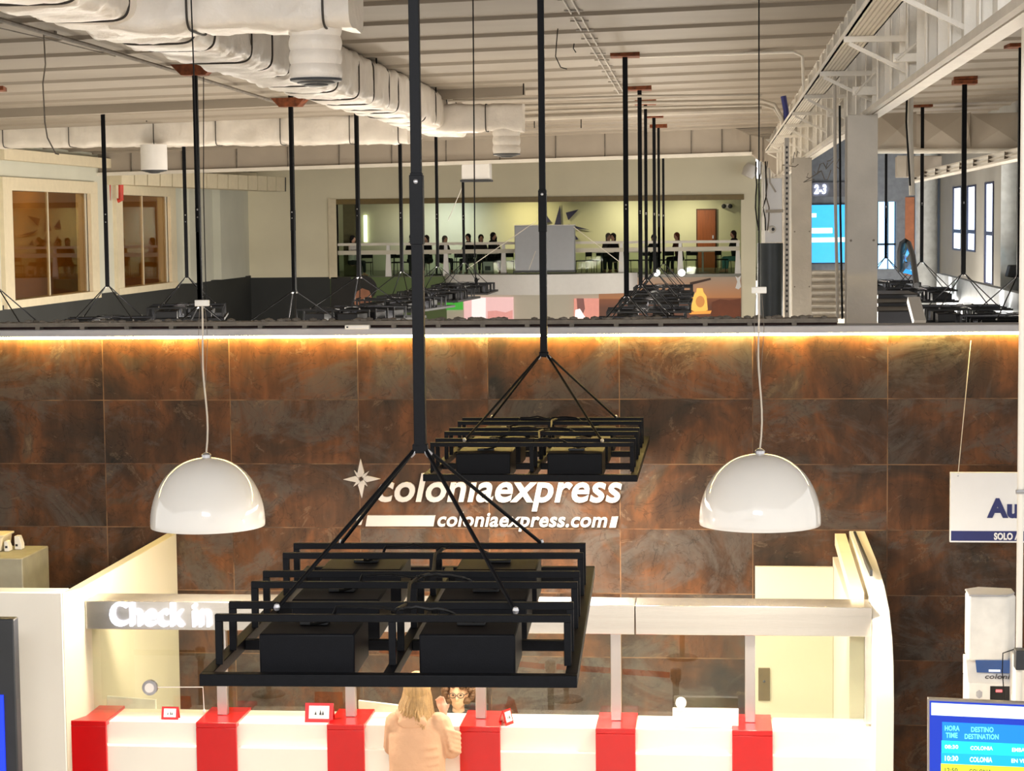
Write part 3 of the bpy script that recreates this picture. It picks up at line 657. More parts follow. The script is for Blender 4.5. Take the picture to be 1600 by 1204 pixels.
frames = [
 (657, 703, 9.33, 'nearest and largest black hanging light frame, in front of the check-in screen', 1.9, True, .054),
 (850, 555, 15.7, 'second black hanging light frame, hanging in front of the tiled wall above the lettering', 0, False, .036),
 (979, 462, 28.0, 'frame on the first pole left of the girder, nearest behind the ledge', 2, False, .07),
 (1001, 445, 34.5, 'hanging light frame just behind the first one beyond the ledge, in the middle row', 1, False, .07),
 (1010, 436, 38.5, 'third frame of the crowded middle row above the ledge', 2, False, .06),
 (1023, 425, 43.5, 'fourth frame of the crowded middle row above the ledge', 1, False, .07),
 (1030, 418, 48, 'fifth frame of the crowded middle row above the ledge', 0, False, .06),
 (1037, 412, 52.5, 'farthest frame of the crowded middle row above the ledge', 0, False, .06),
 (313, 478, 25.8, 'light frame hidden below the ledge with its thick pole left of the far wall corner', 0, False, .06),
 (460, 455, 31.6, 'light frame with its pole before the pale wall left of the mezzanine', -14, False, .06),
 (561, 432, 37.2, 'light frame in front of the dark poster with the face', -16, False, .065),
 (628, 424, 43, 'light frame hanging in front of the green poster, left of the thick pole', -10, False, .065),
 (684, 416, 48.5, 'light frame directly right of the thick near pole in the far row', -5, False, .065),
 (725, 410, 54, 'farthest light frame of the row, under the small white box', 0, False, .065),
 (168, 447, 34.5, 'light frame in front of the pillar between the two amber windows', 12, False, .07),
 (292, 433, 40.0, 'light frame in front of the pale wall right of the amber windows', 12, False, .07),
 (-4, 452, 29.0, 'light frame partly cut off beyond the first amber window', 12, False, .07),
 (1505, 428, 36.0, 'light frame in the right bay in front of the tall narrow windows', 0, False, .08),
 (1440, 409, 44.0, 'light frame in the right bay in front of the pale round column', 0, False, .07),
 (1592, 432, 29.4, 'light frame at the far right whose pole runs along the picture edge', 4, False, .06),
 (1384, 403, 50.0, 'light frame hanging beside the bright entrance in the right bay', 0, False, .06),
]
for i, a in enumerate(frames): place(i, *a)
bpy.context.view_layer.update()

# ================================================================ DOME PENDANTS
def dome(px, pyt, pyb, wpx, Y, box_px, topw, label):
    p = at(px, pyb, Y); r = wpx/F*Y/2; zt = at(px, pyt, Y).z; zb_ = p.z; h = zt-zb_
    T = thing('dome_pendant', label, 'pendant lamp', (p.x, Y, zb_), 'white dome pendants')
    pr = []; n = 22; lip = h*.04
    for k in range(n+1):
        t = PI/2*k/n; pr.append((r*math.cos(t)**.92 if k < n else .03, lip+(h-lip)*math.sin(t)**1.0))
    inner = [(max(.025, a-.012), z-.012) for a, z in pr]
    MB().lathe([(r-.012, 0), (r*.995, -.004), (r, .01)]+pr+inner[::-1]+[(r-.012, 0)], (p.x, Y, zb_), 64, close=False).build('shade', DOMEM, T, smooth=50)
    MB().lathe([(.035, 0), (.035, .03), (.015, .045)], (p.x, Y, zt-.01), 16).build('cap', STEELTIP, T)
    MB().ell((p.x, Y, zb_+h*.45), (.06, .06, .09), 14).build('bulb', emit('bulb_glow', (255, 232, 200), 12), T)
    MB().tube([(p.x, Y, zt-.02), (p.x, Y, zb_+h*.45+.08)], .03, 12).build('socket', OFFW, T)
    q = at(*box_px, Y); pts = []
    for k in range(13):
        f_ = k/12; c = Vector((p.x, Y, zt+.03)).lerp(q, f_); pts.append(c+Vector((.02*math.sin(f_*7)*(1-f_), 0, 0)))
    MB().tube(pts, .007, 6).build('cord', CORD, T)
    for k in (-1, 1):
        MB().tube([q+Vector((k*.02, 0, -.01)), q+Vector((k*.035, 0, -.25)), q.lerp(Vector((p.x, Y, zt)), .6)], .0022, 5).build('steel_cable', GUTM, T)
    MB().box(q.x-.052, q.x+.052, Y-.02, Y+.02, q.z-.0, q.z+.045).build('driver_box', OFFW, T, bevel=.004)
    e = at(*topw, Y); MB().tube([q+Vector((0, 0, .04)), Vector((e.x, Y, ceil_z(e.x)))], .0055, 6).build('hanging_cable', CABLE, T)
    point('pendant_light', (0, 0, h*.1), DOME_W, (1, .88, .72), .12, T)
dome(325, 714, 820, 184, 14.55, (316, 478), (297, 0), 'glossy white dome pendant over the check-in end of the counter')
dome(1187.5, 708, 817, 190, 14.3, (1186, 458), (1186, 0), 'glossy white dome pendant over the plain end of the counter, nearer the hanging sign')

# ================================================================ WALL LOGO
def T_(px, py, Y): return at(px, py, Y)
LG = thing('wall_logo', 'large pale raised company lettering with a compass star on the tiled wall', 'sign', at(765, 800, WY-.03))
text('lettering', 'coloniaexpress', T_(590, 797, WY-.01), T_(972, 739, WY-.01), LETTER, LG, .03, .22, .022)
text('web_address', 'coloniaexpress.com', T_(684, 829, WY-.01), T_(949, 800, WY-.01), LETTER, LG, .02, .22, .022)
def para(x0, x1, y0, y1, s=4): return [T_(x0, y1, WY-.03), T_(x1-s, y1, WY-.03), T_(x1, y0, WY-.03), T_(x0+s, y0, WY-.03)]
MB().prism(para(555, 568, 805, 820), (0, .025, 0)).build('bar_mark', LETTER, LG, smooth=0)
MB().prism(para(571, 680, 805, 822, 3), (0, .025, 0)).build('bar_mark', LETTER, LG, smooth=0)
MB().prism(para(952, 966, 807, 824), (0, .025, 0)).build('bar_mark', LETTER, LG, smooth=0)
sc = (564, 748); st = MB()
for k, (L_, ang) in enumerate(((31, 92), (30, 0), (30, -88), (28, 182), (17, 45), (15, -50), (17, 130), (17, 225))):
    a = math.radians(ang); d = Vector((math.cos(a), -math.sin(a))); n_ = Vector((-d.y, d.x))*(L_*.17)
    c = Vector(sc)+d*3; tip = Vector(sc)+d*L_; mid = Vector(sc)+d*(L_*.3)
    st.prism([T_(c.x, c.y, WY-.03), T_(*(mid+n_), WY-.03), T_(*tip, WY-.03), T_(*(mid-n_), WY-.03)], (0, .025, 0))
st.build('compass_star', LETTER, LG, smooth=0)
# ceiling plate tag on the ledge
es = thing('emergency_light', 'small white rectangular unit mounted on the dark channel left of the thick pole', 'light', at(559, 513, WY-.14))
A, B = at(540, 514, WY-.16), at(578, 507, WY-.16); MB().box(A.x, B.x, WY-.2, WY-.12, A.z, B.z).build('case', OFFW, es, bevel=.006)
MB().box(A.x+.05, B.x-.03, WY-.203, WY-.2, A.z+.012, B.z-.012).build('diffuser', SIGNW, es, smooth=0); MB().box(A.x+.015, A.x+.03, WY-.203, WY-.2, A.z+.012, B.z-.012).build('indicator', DARK, es, smooth=0)
# hanging sign at the right
SY = 16.8
HS = thing('hanging_sign', 'white hanging board with navy lettering and a navy band, cut by the picture edge', 'sign', at(1560, 850, SY))
A, B = at(1484, 847, SY), at(1700, 738, SY); zb2 = at(1500, 829, SY).z
MB().box(A.x, B.x, SY, SY+.04, A.z, B.z).build('board', SIGNW, HS, bevel=.004)
MB().box(A.x+.01, B.x-.01, SY-.006, SY, A.z+.015, zb2).build('band', NAVY, HS, smooth=0)
text('lettering', 'Au', at(1542, 809, SY), at(1593, 778, SY), NAVY, HS, .008, 0, .05)
text('band_lettering', 'SOLO A', at(1553, 843, SY-.01), at(1594, 832, SY-.01), SIGNW, HS, .006, 0, .04)
MB().tube([at(1497, 740, SY), at(1517, 532, WY-.02)], .0035, 6).build('suspension_wire', CORD, HS)
MB().ell(at(1497, 743, SY-.002), (.008, .004, .008), 8).build('screw', STEELTIP, HS)

# ================================================================ CHECK-IN COUNTER
CYf, CYb = 14.5, 14.95; zt_ = at(800, 1138, CYf).z
def cx(px, py=1150, Y=CYf): return at(px, py, Y).x
CT = thing('check_in_counter', 'long white check-in counter with six red wrap-around bands', 'counter', ((cx(110)+cx(1370))/2, CYf+.2, 0))
xa, xb = cx(108), cx(1370)
MB().box(xa, xb, CYf+.05, CYb, .0, zt_).build('body', WHITE, CT, bevel=.004)
zs = at(600, 1171, CYf-.0).z
MB().box(xa, xb, CYf-.0, CYf+.07, .0, zs).build('bag_shelf', WHITE, CT, bevel=.006)
bands = [(108, 168), (308, 371), (512, 570), (719, 782), (931, 993), (1144, 1207)]
for a, c in bands:
    x0, x1 = cx(a), cx(c)
    MB().box(x0, x1, CYf-.03, CYb+.01, zt_-.02, zt_+.02).box(x0, x1, CYf-.03, CYf+.0, 0, zt_-.02).build('red_band', RED, CT, bevel=.004)
    MB().box(x0+.02, x1-.02, CYf+.1, CYf+.04, 0, .2) 
# screen over the counter
SN = thing('glass_screen', 'clear glass screen in a stainless steel frame standing on the white counter', 'screen', ((cx(110)+cx(1370))/2, 14.8, zt_))
GY = 14.82
hz0, hz1 = at(800, 989, 14.66).z, at(800, 944, 14.66).z
hx0, hx1 = cx(97, 925, 14.42)+.095, cx(1366, 1050, 14.45)-.004
xm = cx(992, 960, 14.66)
MB().box(hx0, xm-.004, 14.66, 14.98, hz0, hz1).build('header', STEEL, SN, bevel=.004)
MB().box(xm+.004, hx1, 14.66, 14.98, hz0, hz1).build('header', STEEL, SN, bevel=.004)
for px in (349, 549, 752, 963, 1172):
    x = cx(px, 1100, 14.74); MB().box(x-.038, x+.038, 14.70, 14.76, zt_+.021, hz0).build('post', STEELP, SN, bevel=.004)
for px in (126, 1358):
    x = cx(px, 1100, 14.74); MB().box(x-.035, x+.035, 14.70, 14.80, zt_+.021, hz0).build('post', STEEL, SN, bevel=.004)
ps_ = [126, 349, 549, 752, 963, 1172, 1358]
for a, c in zip(ps_, ps_[1:]):
    MB().box(cx(a, 1050, GY)+.0, cx(c, 1050, GY)-.002, GY, GY+.0005, zt_+.003, hz0).build('pane', GLASS, SN, smooth=0)
text('lit_lettering', 'Check in', at(173, 977, 14.65), at(328, 941, 14.65), NEON, SN, .03, 0, .005)
# intercom discs on the panes
for i, (px, py, lb) in enumerate(((235, 1073, 'round silver intercom speaker on the glass below the lit letters'), (1064, 1097, 'small round white intercom speaker on the glass above the white box'))):
    p = at(px, py, GY-.01); t = thing('intercom_speaker', lb, 'intercom', p)
    rr = (12.5-i*4)/F*GY
    def disc(r, y0, y1): return MB().tube([(p.x, y0, p.z), (p.x, y1, p.z)], r, 24)
    disc(rr, GY-.035, GY-.002).build('ring', STEELTIP if i == 0 else OFFW, t); disc(rr*.62, GY-.042, GY-.035).build('grille', SIGNW, t); 
    if i == 0: MB().tube([(p.x+rr, GY-.01, p.z), at(317, 1073, GY-.01), at(319, 1110, GY-.01)], .004, 6).ell(at(319, 1110, GY-.01), (.014, .01, .014), 8).build('wire', SIGNW, t)
# notice stands on the counter
def notice(px, py, wpx, hpx, Y, label, yaw=0):
    p = at(px, py, Y); wd, hg = wpx/F*Y, hpx/F*Y
    t = thing('notice_stand', label, 'sign', (p.x, Y, zt_), 'small red framed notices on the counter'); t.rotation_euler[2] = math.radians(yaw)
    tilt = hg*.28
    q = lambda x, z, o=0: (x, tilt*z-o, hg*z)
    MB().prism([q(-wd/2, 0), q(wd/2, 0), q(wd/2, 1), q(-wd/2, 1)], (0, .006, 0)).build('card', RED, t, local=True, smooth=0)
    MB().prism([q(-wd*.36, .2, .003), q(wd*.36, .2, .003), q(wd*.36, .86, .003), q(-wd*.36, .86, .003)], (0, .002, 0)).build('paper', SIGNW, t, local=True, smooth=0)
    m_ = MB()
    for x, s in ((-.12, .2), (.05, .28), (.14, .22)): m_.prism([q(wd*(x-.04), .4, .005), q(wd*(x+.04), .4, .005), q(wd*x, .4+s, .005)], (0, .001, 0))
    m_.build('symbol', DARK, t, local=True, smooth=0)
    MB().prism([(-wd/2, tilt, hg), (wd/2, tilt, hg), (wd/2, tilt*2.2, 0), (-wd/2, tilt*2.2, 0)], (0, .006, 0)).build('back_leg', RED, t, local=True, smooth=0)
notice(265, 1120, 28, 20, 14.62, 'small red framed notice beside the first red band and the round speaker')
notice(498, 1125, 46, 30, 14.6, 'larger red framed notice between the second and third red bands')
notice(797, 1128, 22, 24, 14.62, 'small red tent notice turned sideways right of the fourth red band', 62)
# white box on the counter and card dispensers
A, B = at(1051, 1131, 14.62), at(1154, 1108, 14.62)
bx = thing('counter_box', 'low white box standing on the counter before the last red band', 'box', ((A.x+B.x)/2, 14.6, zt_))
MB().box(A.x, B.x, 14.6, 14.66, zt_+.002, B.z).build('panel', WHITE, bx, bevel=.004); MB().box(A.x+.05, B.x-.05, 14.66, 14.76, zt_+.002, zt_+.03).build('foot', OFFW, bx, bevel=.003)
# monitors behind the glass
for i, (x0, x1, y0, y1, lb) in enumerate(((140, 243, 1085, 1113, 'flat white monitor back behind the glass near the lit letters'), (560, 628, 1094, 1116, 'flat white monitor back behind the glass beside the customer'))):
    A, B = at(x0, y1, 15.15), at(x1, y0+8, 15.15); C_ = at(x0, y0, 15.15)
    t = thing('monitor', lb, 'monitor', ((A.x+B.x)/2, 15.2, .95))
    MB().prism([(A.x, 15.15, A.z-.1), (B.x, 15.15, A.z-.1), (B.x, 15.15, B.z), (A.x, 15.15, C_.z)], (0, .03, 0)).build('case', OFFW, t, bevel=.003)
    MB().box((A.x+B.x)/2-.03, (A.x+B.x)/2+.03, 15.19, 15.22, .76, A.z-.02).box((A.x+B.x)/2-.1, (A.x+B.x)/2+.1, 15.12, 15.3, .752, .765).build('stand', DARK, t, smooth=0)
tag(MB().box(cx(135), cx(1345), 14.97, 15.6, .70, .75).box(cx(135), cx(135)+.04, 14.97, 15.6, 0, .70).box(cx(1345)-.04, cx(1345), 14.97, 15.6, 0, .70).build('work_desk', PANEL, bevel=.003), 'long pale work desk right behind the glass screen', 'desk')

# partitions at both ends of the counter
zl = at(97, 925, 14.42).z
PL = thing('end_partition', 'tall cream partition at the check-in end of the counter, sloping back to the tiled wall', 'partition', (cx(0), 14.5, 0))
x0 = cx(97, 925, 14.42); xq = cx(135, 1110, 14.6)
MB().box(x0-3.0, x0, 14.42, 14.6, 0, zl).build('front_panel', WHITE, PL, bevel=.01)
xs0 = at(112, 932, 14.6).x
MB().prism([(x0, 14.42, 0), (x0+.09, 14.62, 0), (x0+.09, 17.28, 0), (x0, 17.28, 0)], (0, 0, zl-.003)).build('side_panel', CREAMP, PL, bevel=.006)
# narrow wedge board leaning on the front panel
zr0 = at(1335, 838, 18.6).z
xo = cx(1396, 1050, 14.4); xi = cx(1366, 1050, 14.45)
prf = [(14.42, 0), (14.36, .9), (14.34, 1.35), (14.38, 1.62), (14.50, 1.80), (14.75, 1.95), (15.2, 2.05), (16.0, 2.11), (17.28, 2.14), (17.28, 0)]
PR = thing('end_partition', 'tall white partition with a rounded upper corner at the plain end of the counter', 'partition', (xo, 15, 0))
MB().prism([(xi+.0, y, z) for y, z in prf], (xo-xi, 0, 0)).build('curved_panel', WHITE, PR, bevel=.006)
MB().box(xi+.03, xi+.05, 15.3, 17.2, 2.10, 2.15).build('track_groove', DARK, PR, smooth=0)
MB().bar((xi-.08, 15.0, 1.98), (xi-.08, 17.2, 2.08), .09, .1).build('edge_rail', CREAM, PR, smooth=0)
MB().box(xi-.14, xi-.002, 15.0, 17.25, 0, 1.92).build('inner_panel', PANEL, PR, smooth=0)
A = at(1180, 885, 17.1); B = Vector((xi-.142, 17.1, A.z))
bp_ = thing('back_panel', 'flat cream panel with a dark lock plate behind the glass at the plain end', 'panel', ((A.x+B.x)/2, 17.1, 0))
MB().box(A.x, B.x, 17.1, 17.15, 0, A.z).build('board', CREAMP, bp_, bevel=.003)
a2, c2 = at(1185, 1094, 17.09), at(1203, 1043, 17.09)
MB().box(a2.x, c2.x, 17.085, 17.1, a2.z, c2.z).build('lock_plate', mat('bronze_lock_plate', (112, 98, 72), .4, .6), bp_, bevel=.003)
pp = at(1194, 1064, 17.08); MB().ell(pp, (.012, .015, .012), 8).build('keyhole', DARK, bp_)

# dark display at the left edge
A, B = at(-90, 1215, 13.4), at(21, 967, 13.4)
ds = thing('display_totem', 'tall dark display with a blue lit face at the lower left edge', 'display', ((A.x+B.x)/2, 13.4, 0))
MB().box(A.x, B.x, 13.4, 13.5, 0, B.z).build('case', DARK, ds, bevel=.01)
MB().box(A.x+.05, at(3, 1000, 13.4).x, 13.385, 13.4, .4, at(0, 1085, 13.4).z).build('screen', emit('blue_screen_edge', (20, 50, 230), 1.5), ds, smooth=0)
# low cabinet behind the partition with files on it
A, B = at(-60, 918, 16.6), at(35, 872, 16.6)
tag(MB().prism([(A.x, 16.6, 0), (B.x, 16.6, 0), (B.x, 16.6, B.z), (A.x, 16.6, B.z)], (0, .68, 0)).build('low_cabinet', mat('grey_cabinet', (150, 146, 128), .6), bevel=.01), 'plain grey cabinet by the tiled wall behind the cream partition', 'cabinet')
zc_ = B.z+.0
A = at(-20, 868, 17.0); B = at(7, 838, 17.0)
bk = thing('storage_tub', 'yellowish plastic tub with a rim on the grey cabinet', 'tub', ((A.x+B.x)/2, 17.05, zc_))
MB().prism([(A.x, 16.95, zc_+.002), (B.x-.02, 16.95, zc_+.002), (B.x, 16.95, B.z), (A.x, 16.95, B.z)], (0, .25, 0)).build('tub', CREAM, bk, bevel=.01); MB().box(A.x, B.x+.015, 16.94, 17.21, B.z+.001, B.z+.02).build('rim', CREAM, bk, bevel=.004)
for i, (x0_, x1_, h, d, lb) in enumerate(((10, 18, .09, 0, 'small white hole punch beside the yellowish tub'), (20, 31, .12, .1, 'white curved tape dispenser at the end of the grey cabinet'))):
    a, c = at(x0_, 868, 17.0), at(x1_, 868, 17.0); t = thing('desk_tool', lb, 'office tool', ((a.x+c.x)/2, 17.0, zc_))
    MB().prism([(a.x, 16.95+d, zc_+.002), (c.x, 16.95+d, zc_+.002), (c.x, 16.95+d, zc_+h*.4), ((a.x*.4+c.x*.6), 16.95+d, zc_+h), (a.x, 16.95+d, zc_+h)], (0, .08, 0)).build('shell', OFFW, t, bevel=.004)
    MB().box(a.x+.01, a.x+.03, 16.945+d, 16.95+d, zc_+.03, zc_+.05).build('slot', DARK, t, smooth=0)

# stanchions in the waiting area (seen mirrored in the glass)
ST = mat('dark_stanchion', (38, 34, 30), .4); TAPE = mat('red_queue_tape', (200, 40, 30), .5); TAPED = mat('dark_queue_tape', (50, 42, 38), .5)
def stan(x, y, label):
    t = thing('queue_stanchion', label, 'stanchion', (x, y, 0), 'queue stanchions')
    MB().lathe([(.17, 0), (.17, .012), (.15, .025), (.03, .03)], (x, y, 0), 28).build('base', ST, t)
    MB().tube([(x, y, .02), (x, y, .92)], .028, 14).build('post', ST, t)
    MB().lathe([(.035, .9), (.045, .92), (.045, 1.0), (.03, 1.01)], (x, y, 0), 16).build('head', ST, t)
    return t
def mir(px, py, z=0):
    d = at(px, py, 10)-Vector((0, 0, CZ)); k = (z-CZ)/d.z; p = Vector((0, 0, CZ))+d*k; return (p.x, 2*GY-p.y)
s1 = mir(420, 1085); s2 = mir(885, 1093); s3 = mir(860, 1033, 1.0); s4 = mir(1056, 1046, 1.0); s5 = mir(1066, 1028); s6 = mir(313, 1012, 1.0); s7 = mir(160, 1055)
for p, lb in ((s1, 'stanchion whose base mirrors left of the middle of the glass'), (s2, 'stanchion whose base mirrors in the middle of the glass'), (s3, 'stanchion at the start of the red tape near the counter'), (s4, 'stanchion at the end of the red tape near the counter'), (s5, 'stanchion farthest from the counter behind the red tape'), (s6, 'stanchion with the dark tape opposite the lit letters'), (s7, 'stanchion farther out opposite the lit letters')): stan(*p, lb)
def tape(a, b_, m_, lb):
    tag(MB().add([(a[0], a[1], .93), (b_[0], b_[1], .93), (b_[0], b_[1], .98), (a[0], a[1], .98), (a[0], a[1]+.002, .93), (b_[0], b_[1]+.002, .93), (b_[0], b_[1]+.002, .98), (a[0], a[1]+.002, .98)], [(0, 1, 2, 3), (4, 7, 6, 5), (0, 3, 7, 4), (1, 5, 6, 2), (3, 2, 6, 7), (0, 4, 5, 1)]).build('queue_tape', m_, smooth=0), lb, 'queue tape')
tape((s3[0]+.05, s3[1]), (s4[0]-.05, s4[1]), TAPE, 'red queue tape between the two near stanchions'); tape((s6[0]-2.6, s6[1]), (s6[0]-.05, s6[1]), TAPED, 'dark queue tape leading to the stanchion by the lit letters')
tape((s3[0]-1.6, s3[1]-.6), (s3[0]-.05, s3[1]), TAPE, 'red queue tape running away from the first near stanchion')

# ================================================================ KIOSK, TV, POLE at the right
KY = 13.6
K = thing('self_service_kiosk', 'white self-service kiosk with a rounded hood, small screen and ticket slot', 'kiosk', at(1560, 1200, KY) * 1)
def kbox(x0_, x1_, y0_, y1_, ya, yb): 
    a, c = at(x0_, y1_, ya), at(x1_, y0_, ya); return (a.x, c.x, ya, yb, a.z, c.z)
a, c = at(1513, 1033, KY), at(1590, 932, KY)
mm = MB(); n = 14; ptsf = []
for k in range(n+1):
    t = PI*k/n; ptsf.append((a.x+(c.x-a.x)*.5-(c.x-a.x)*.5*math.cos(t), KY+.12-.12*0+.14*math.sin(t), 0))
hood = [(a.x, KY, a.z), (c.x-.06, KY, a.z), (c.x, KY+.1, a.z), (c.x, KY+.25, a.z), (a.x+.1, KY+.3, a.z), (a.x, KY+.22, a.z)]
MB().prism(hood, (0, 0, c.z-a.z)).build('hood', OFFW, K, bevel=.02)
MB().prism([(p[0]*.985+a.x*.015, p[1], c.z) for p in hood], (0, 0, .012)).build('hood_top', GREYF, K, bevel=.005)
MB().box(c.x+.001, c.x+.004, KY+.12, KY+.16, c.z-.2, c.z-.06).build('vent', DARK, K, smooth=0)
a3, c3 = at(1513, 1066, KY), at(1600, 1033, KY)
MB().prism([(a3.x, KY, a3.z-.75), (c3.x+.1, KY, a3.z-.75), (c3.x+.1, KY, a3.z), (a3.x, KY, a3.z)], (0, .3, 0)).build('body', OFFW, K, bevel=.01)
MB().prism([(a3.x, KY+.002, a3.z), (a3.x, KY+.3, a3.z), (a3.x, KY+.3, a3.z+.13), (a3.x, KY+.12, c3.z-.02)], (c3.x-a3.x+.1, 0, 0)).build('sloped_deck', OFFW, K, smooth=0)
MB().add([at(1526, 1050, KY+.0)+Vector((0, -.002, 0)), at(1600, 1052, KY)+Vector((0, -.002, 0)), at(1600, 1031, KY-.0)+Vector((0, -.002, 0)), at(1524, 1031, KY)+Vector((0, -.002, 0)), at(1526, 1050, KY+.02), at(1600, 1052, KY+.02), at(1600, 1031, KY+.02), at(1524, 1031, KY+.02)], [(0, 1, 2, 3), (4, 7, 6, 5), (0, 3, 7, 4), (1, 5, 6, 2), (3, 2, 6, 7), (0, 4, 5, 1)]).build('touch_screen', emit('dim_blue_touch_screen', (50, 80, 130), .7, .5), K, smooth=0)
MB().box(*kbox(1545, 1563, 1046, 1049, KY-.006, KY-.002)).build('screen_button', emit('screen_button_white', (230, 235, 240), 1.2), K, smooth=0)
text('lettering', 'coloniae', at(1539, 1060, KY), at(1592, 1053, KY), mat('dark_kiosk_letter', (70, 66, 66), .5), K, .002, .2, .02)
MB().box(*kbox(1547, 1583, 1072, 1096, KY-.004, KY+.001)).build('ticket_slot', mat('black_slot', (12, 10, 10), .3), K, smooth=0)
MB().box(*kbox(1556, 1566, 1077, 1081, KY-.007, KY-.004)).build('slot_light', emit('red_slot_light', (230, 90, 90), 2), K, smooth=0)
hx = at(1530, 1084, KY); MB().prism([(hx.x+.022*math.cos(PI/6+PI/3*k), KY-.004, hx.z+.03*math.sin(PI/6+PI/3*k)) for k in range(6)], (0, .004, 0)).build('key_reader', GREYF, K, smooth=0)
MB().tube([at(1590, 1012, KY-.05), at(1567, 1020, KY-.05), at(1566, 1050, KY-.05), at(1570, 1095, KY-.05)], .004, 6).build('cable', CABLE, K)
# white appliance next to the kiosk (edge of picture)
a, c = at(1591, 1100, 13.2), at(1660, 1035, 13.2)
wb = thing('equipment_cabinet', 'bright white cabinet edge standing beside the kiosk', 'cabinet', ((a.x+c.x)/2, 13.2, 0))
MB().box(a.x, c.x, 13.2, 13.6, 0, c.z).build('body', WHITE, wb, bevel=.006); MB().box(a.x+.03, c.x-.03, 13.195, 13.2, .1, c.z-.1).build('door', WHITE, wb, bevel=.002)
# white vertical pole
PY = 12.6; a = at(1597, 500, PY)
vp = thing('mounting_pole', 'bright white metal pole along the right picture edge with a small clamp', 'pole', (a.x, PY, 0))
MB().tube([(a.x, PY, 0), (a.x, PY, ceil_z(a.x))], .020, 20).build('tube', WHITE, vp)
q = at(1593, 767, PY); MB().tube([(q.x-.025, PY-.03, q.z), (q.x+.08, PY-.03, q.z)], .014, 10).box(q.x-.01, q.x+.07, PY-.04, PY+.04, q.z-.012, q.z+.012).build('clamp', STEELTIP, vp)
MB().box(a.x-.035, a.x+.05, PY-.12, PY-.02, at(1590, 1040, PY).z, at(1590, 1010, PY).z).build('monitor_bracket', DARK, vp, bevel=.004)
# TV with the departures
TY = 12.0
TV = thing('departure_screen', 'lit blue departures screen with a yellow row at the lower right corner', 'screen', at(1600, 1200, TY))
def tvp(px, py, o=0): return at(px, py+(px-1450)*.045, TY)+Vector((0, -o, 0))
def tvq(x0_, x1_, y0_, y1_, o, th_=.002): return MB().prism([tvp(x0_, y1_, o), tvp(x1_, y1_, o), tvp(x1_, y0_, o), tvp(x0_, y0_, o)], (0, th_, 0))
tvq(1450, 1790, 1091, 1290, 0, .05).build('case', mat('grey_bezel', (130, 124, 120), .4), TV, bevel=.003)
tvq(1452.5, 1787, 1094, 1287, .003, .003).build('panel', emit('screen_deep_blue', (0, 45, 170), 1.1), TV, smooth=0)
tvq(1455, 1780, 1097, 1116, .005).build('title_bar', emit('screen_white', (232, 250, 255), 1.3), TV, smooth=0)
tvq(1472, 1780, 1126, 1155, .005).build('table_header', emit('screen_azure', (0, 125, 250), 1.1), TV, smooth=0)
tvq(1471, 1780, 1155, 1174, .005).build('table_row', emit('screen_cyan', (10, 225, 250), 1.1), TV, smooth=0)
tvq(1470.5, 1780, 1174, 1191, .005).build('table_row', emit('screen_sky', (0, 170, 245), 1.1), TV, smooth=0)
tvq(1470, 1780, 1191, 1212, .005).build('table_row', emit('screen_yellow', (245, 240, 50), 1.1), TV, smooth=0)
LC = emit('screen_text_cyan', (110, 240, 250), 1.3); LW = emit('screen_text_white', (225, 250, 255), 1.4); LK = mat('screen_text_dark', (60, 90, 60), .5)
for s, x0_, x1_, y0_, y1_, m_ in (('HORA', 1476, 1499, 1131, 1139, LC), ('TIME', 1477.5, 1496, 1142, 1150, LC), ('DESTINO', 1517, 1552, 1131, 1139, LC), ('DESTINATION', 1507, 1560, 1142, 1150, LC),
        ('08:30', 1476, 1497, 1161, 1167, LW), ('COLONIA', 1516, 1551, 1161, 1167, LW), ('EMBAR', 1581, 1606, 1161, 1167, LW), ('10:30', 1476, 1497, 1178, 1186, LW), ('COLONIA', 1515, 1550, 1178, 1186, LW), ('EN VIAJE', 1580, 1612, 1178, 1186, LW),
        ('12:50', 1476, 1496, 1197, 1204, LK), ('COLONIA', 1514, 1549, 1197, 1204, LK), ('EMBARQUE', 1568, 1612, 1197, 1204, LK)):
    text('lettering', s, tvp((x0_+x1_)/2, y1_, .0075)*1+Vector((at(x0_, 1150, TY).x-at((x0_+x1_)/2, 1150, TY).x, 0, 0)), tvp((x0_+x1_)/2, y0_, .0075)+Vector((at(x1_, 1150, TY).x-at((x0_+x1_)/2, 1150, TY).x, 0, 0)), m_, TV, .002, 0, .02)
MB().box(at(1640, 1150, TY).x, at(1660, 1150, TY).x, TY+.05, 12.58, at(1640, 1200, TY).z, at(1640, 1190, TY).z).build('wall_arm', DARK, TV, smooth=0)
# ================================================================ RIGHT OF THE OPENING: electrical panel
EP = thing('electrical_panel', 'white electrical panel with hanging cables and a round camera, above a dark cylinder', 'electrical panel', at(1208, 380, 24))
A, B = at(1195, 379, 24), at(1222, 278, 24); MB().box(A.x, B.x, 24, 24.1, A.z, B.z).build('cabinet', SIGNW, EP, bevel=.006)
p = at(1206, 358, 23.96); MB().ell(p, (.05, .05, .045), 14).build('camera_dome', OFFW, EP); MB().ell(p+Vector((.012, -.045, 0)), (.02, .01, .02), 10).build('camera_lens', DARK, EP)
rr = random.Random(4)
for k in range(5):
    x = 1183+k*4; pts = [at(x+rr.uniform(-3, 3), y, 23.9) for y in range(252, 378, 18)]
    MB().tube(pts, .008, 5).build('cable', (CABLE, GUTM, WSTEEL)[k % 3], EP)
MB().tube([at(1196, 330, 23.9), at(1224, 329, 23.9)], .02, 6).tube([at(1202, 262, 23.9), at(1203, 285, 23.9), at(1212, 300, 23.9)], .012, 6).build('bracket', WSTEEL2, EP)
p = at(1204, 490, 24.0); r_ = 20/F*24
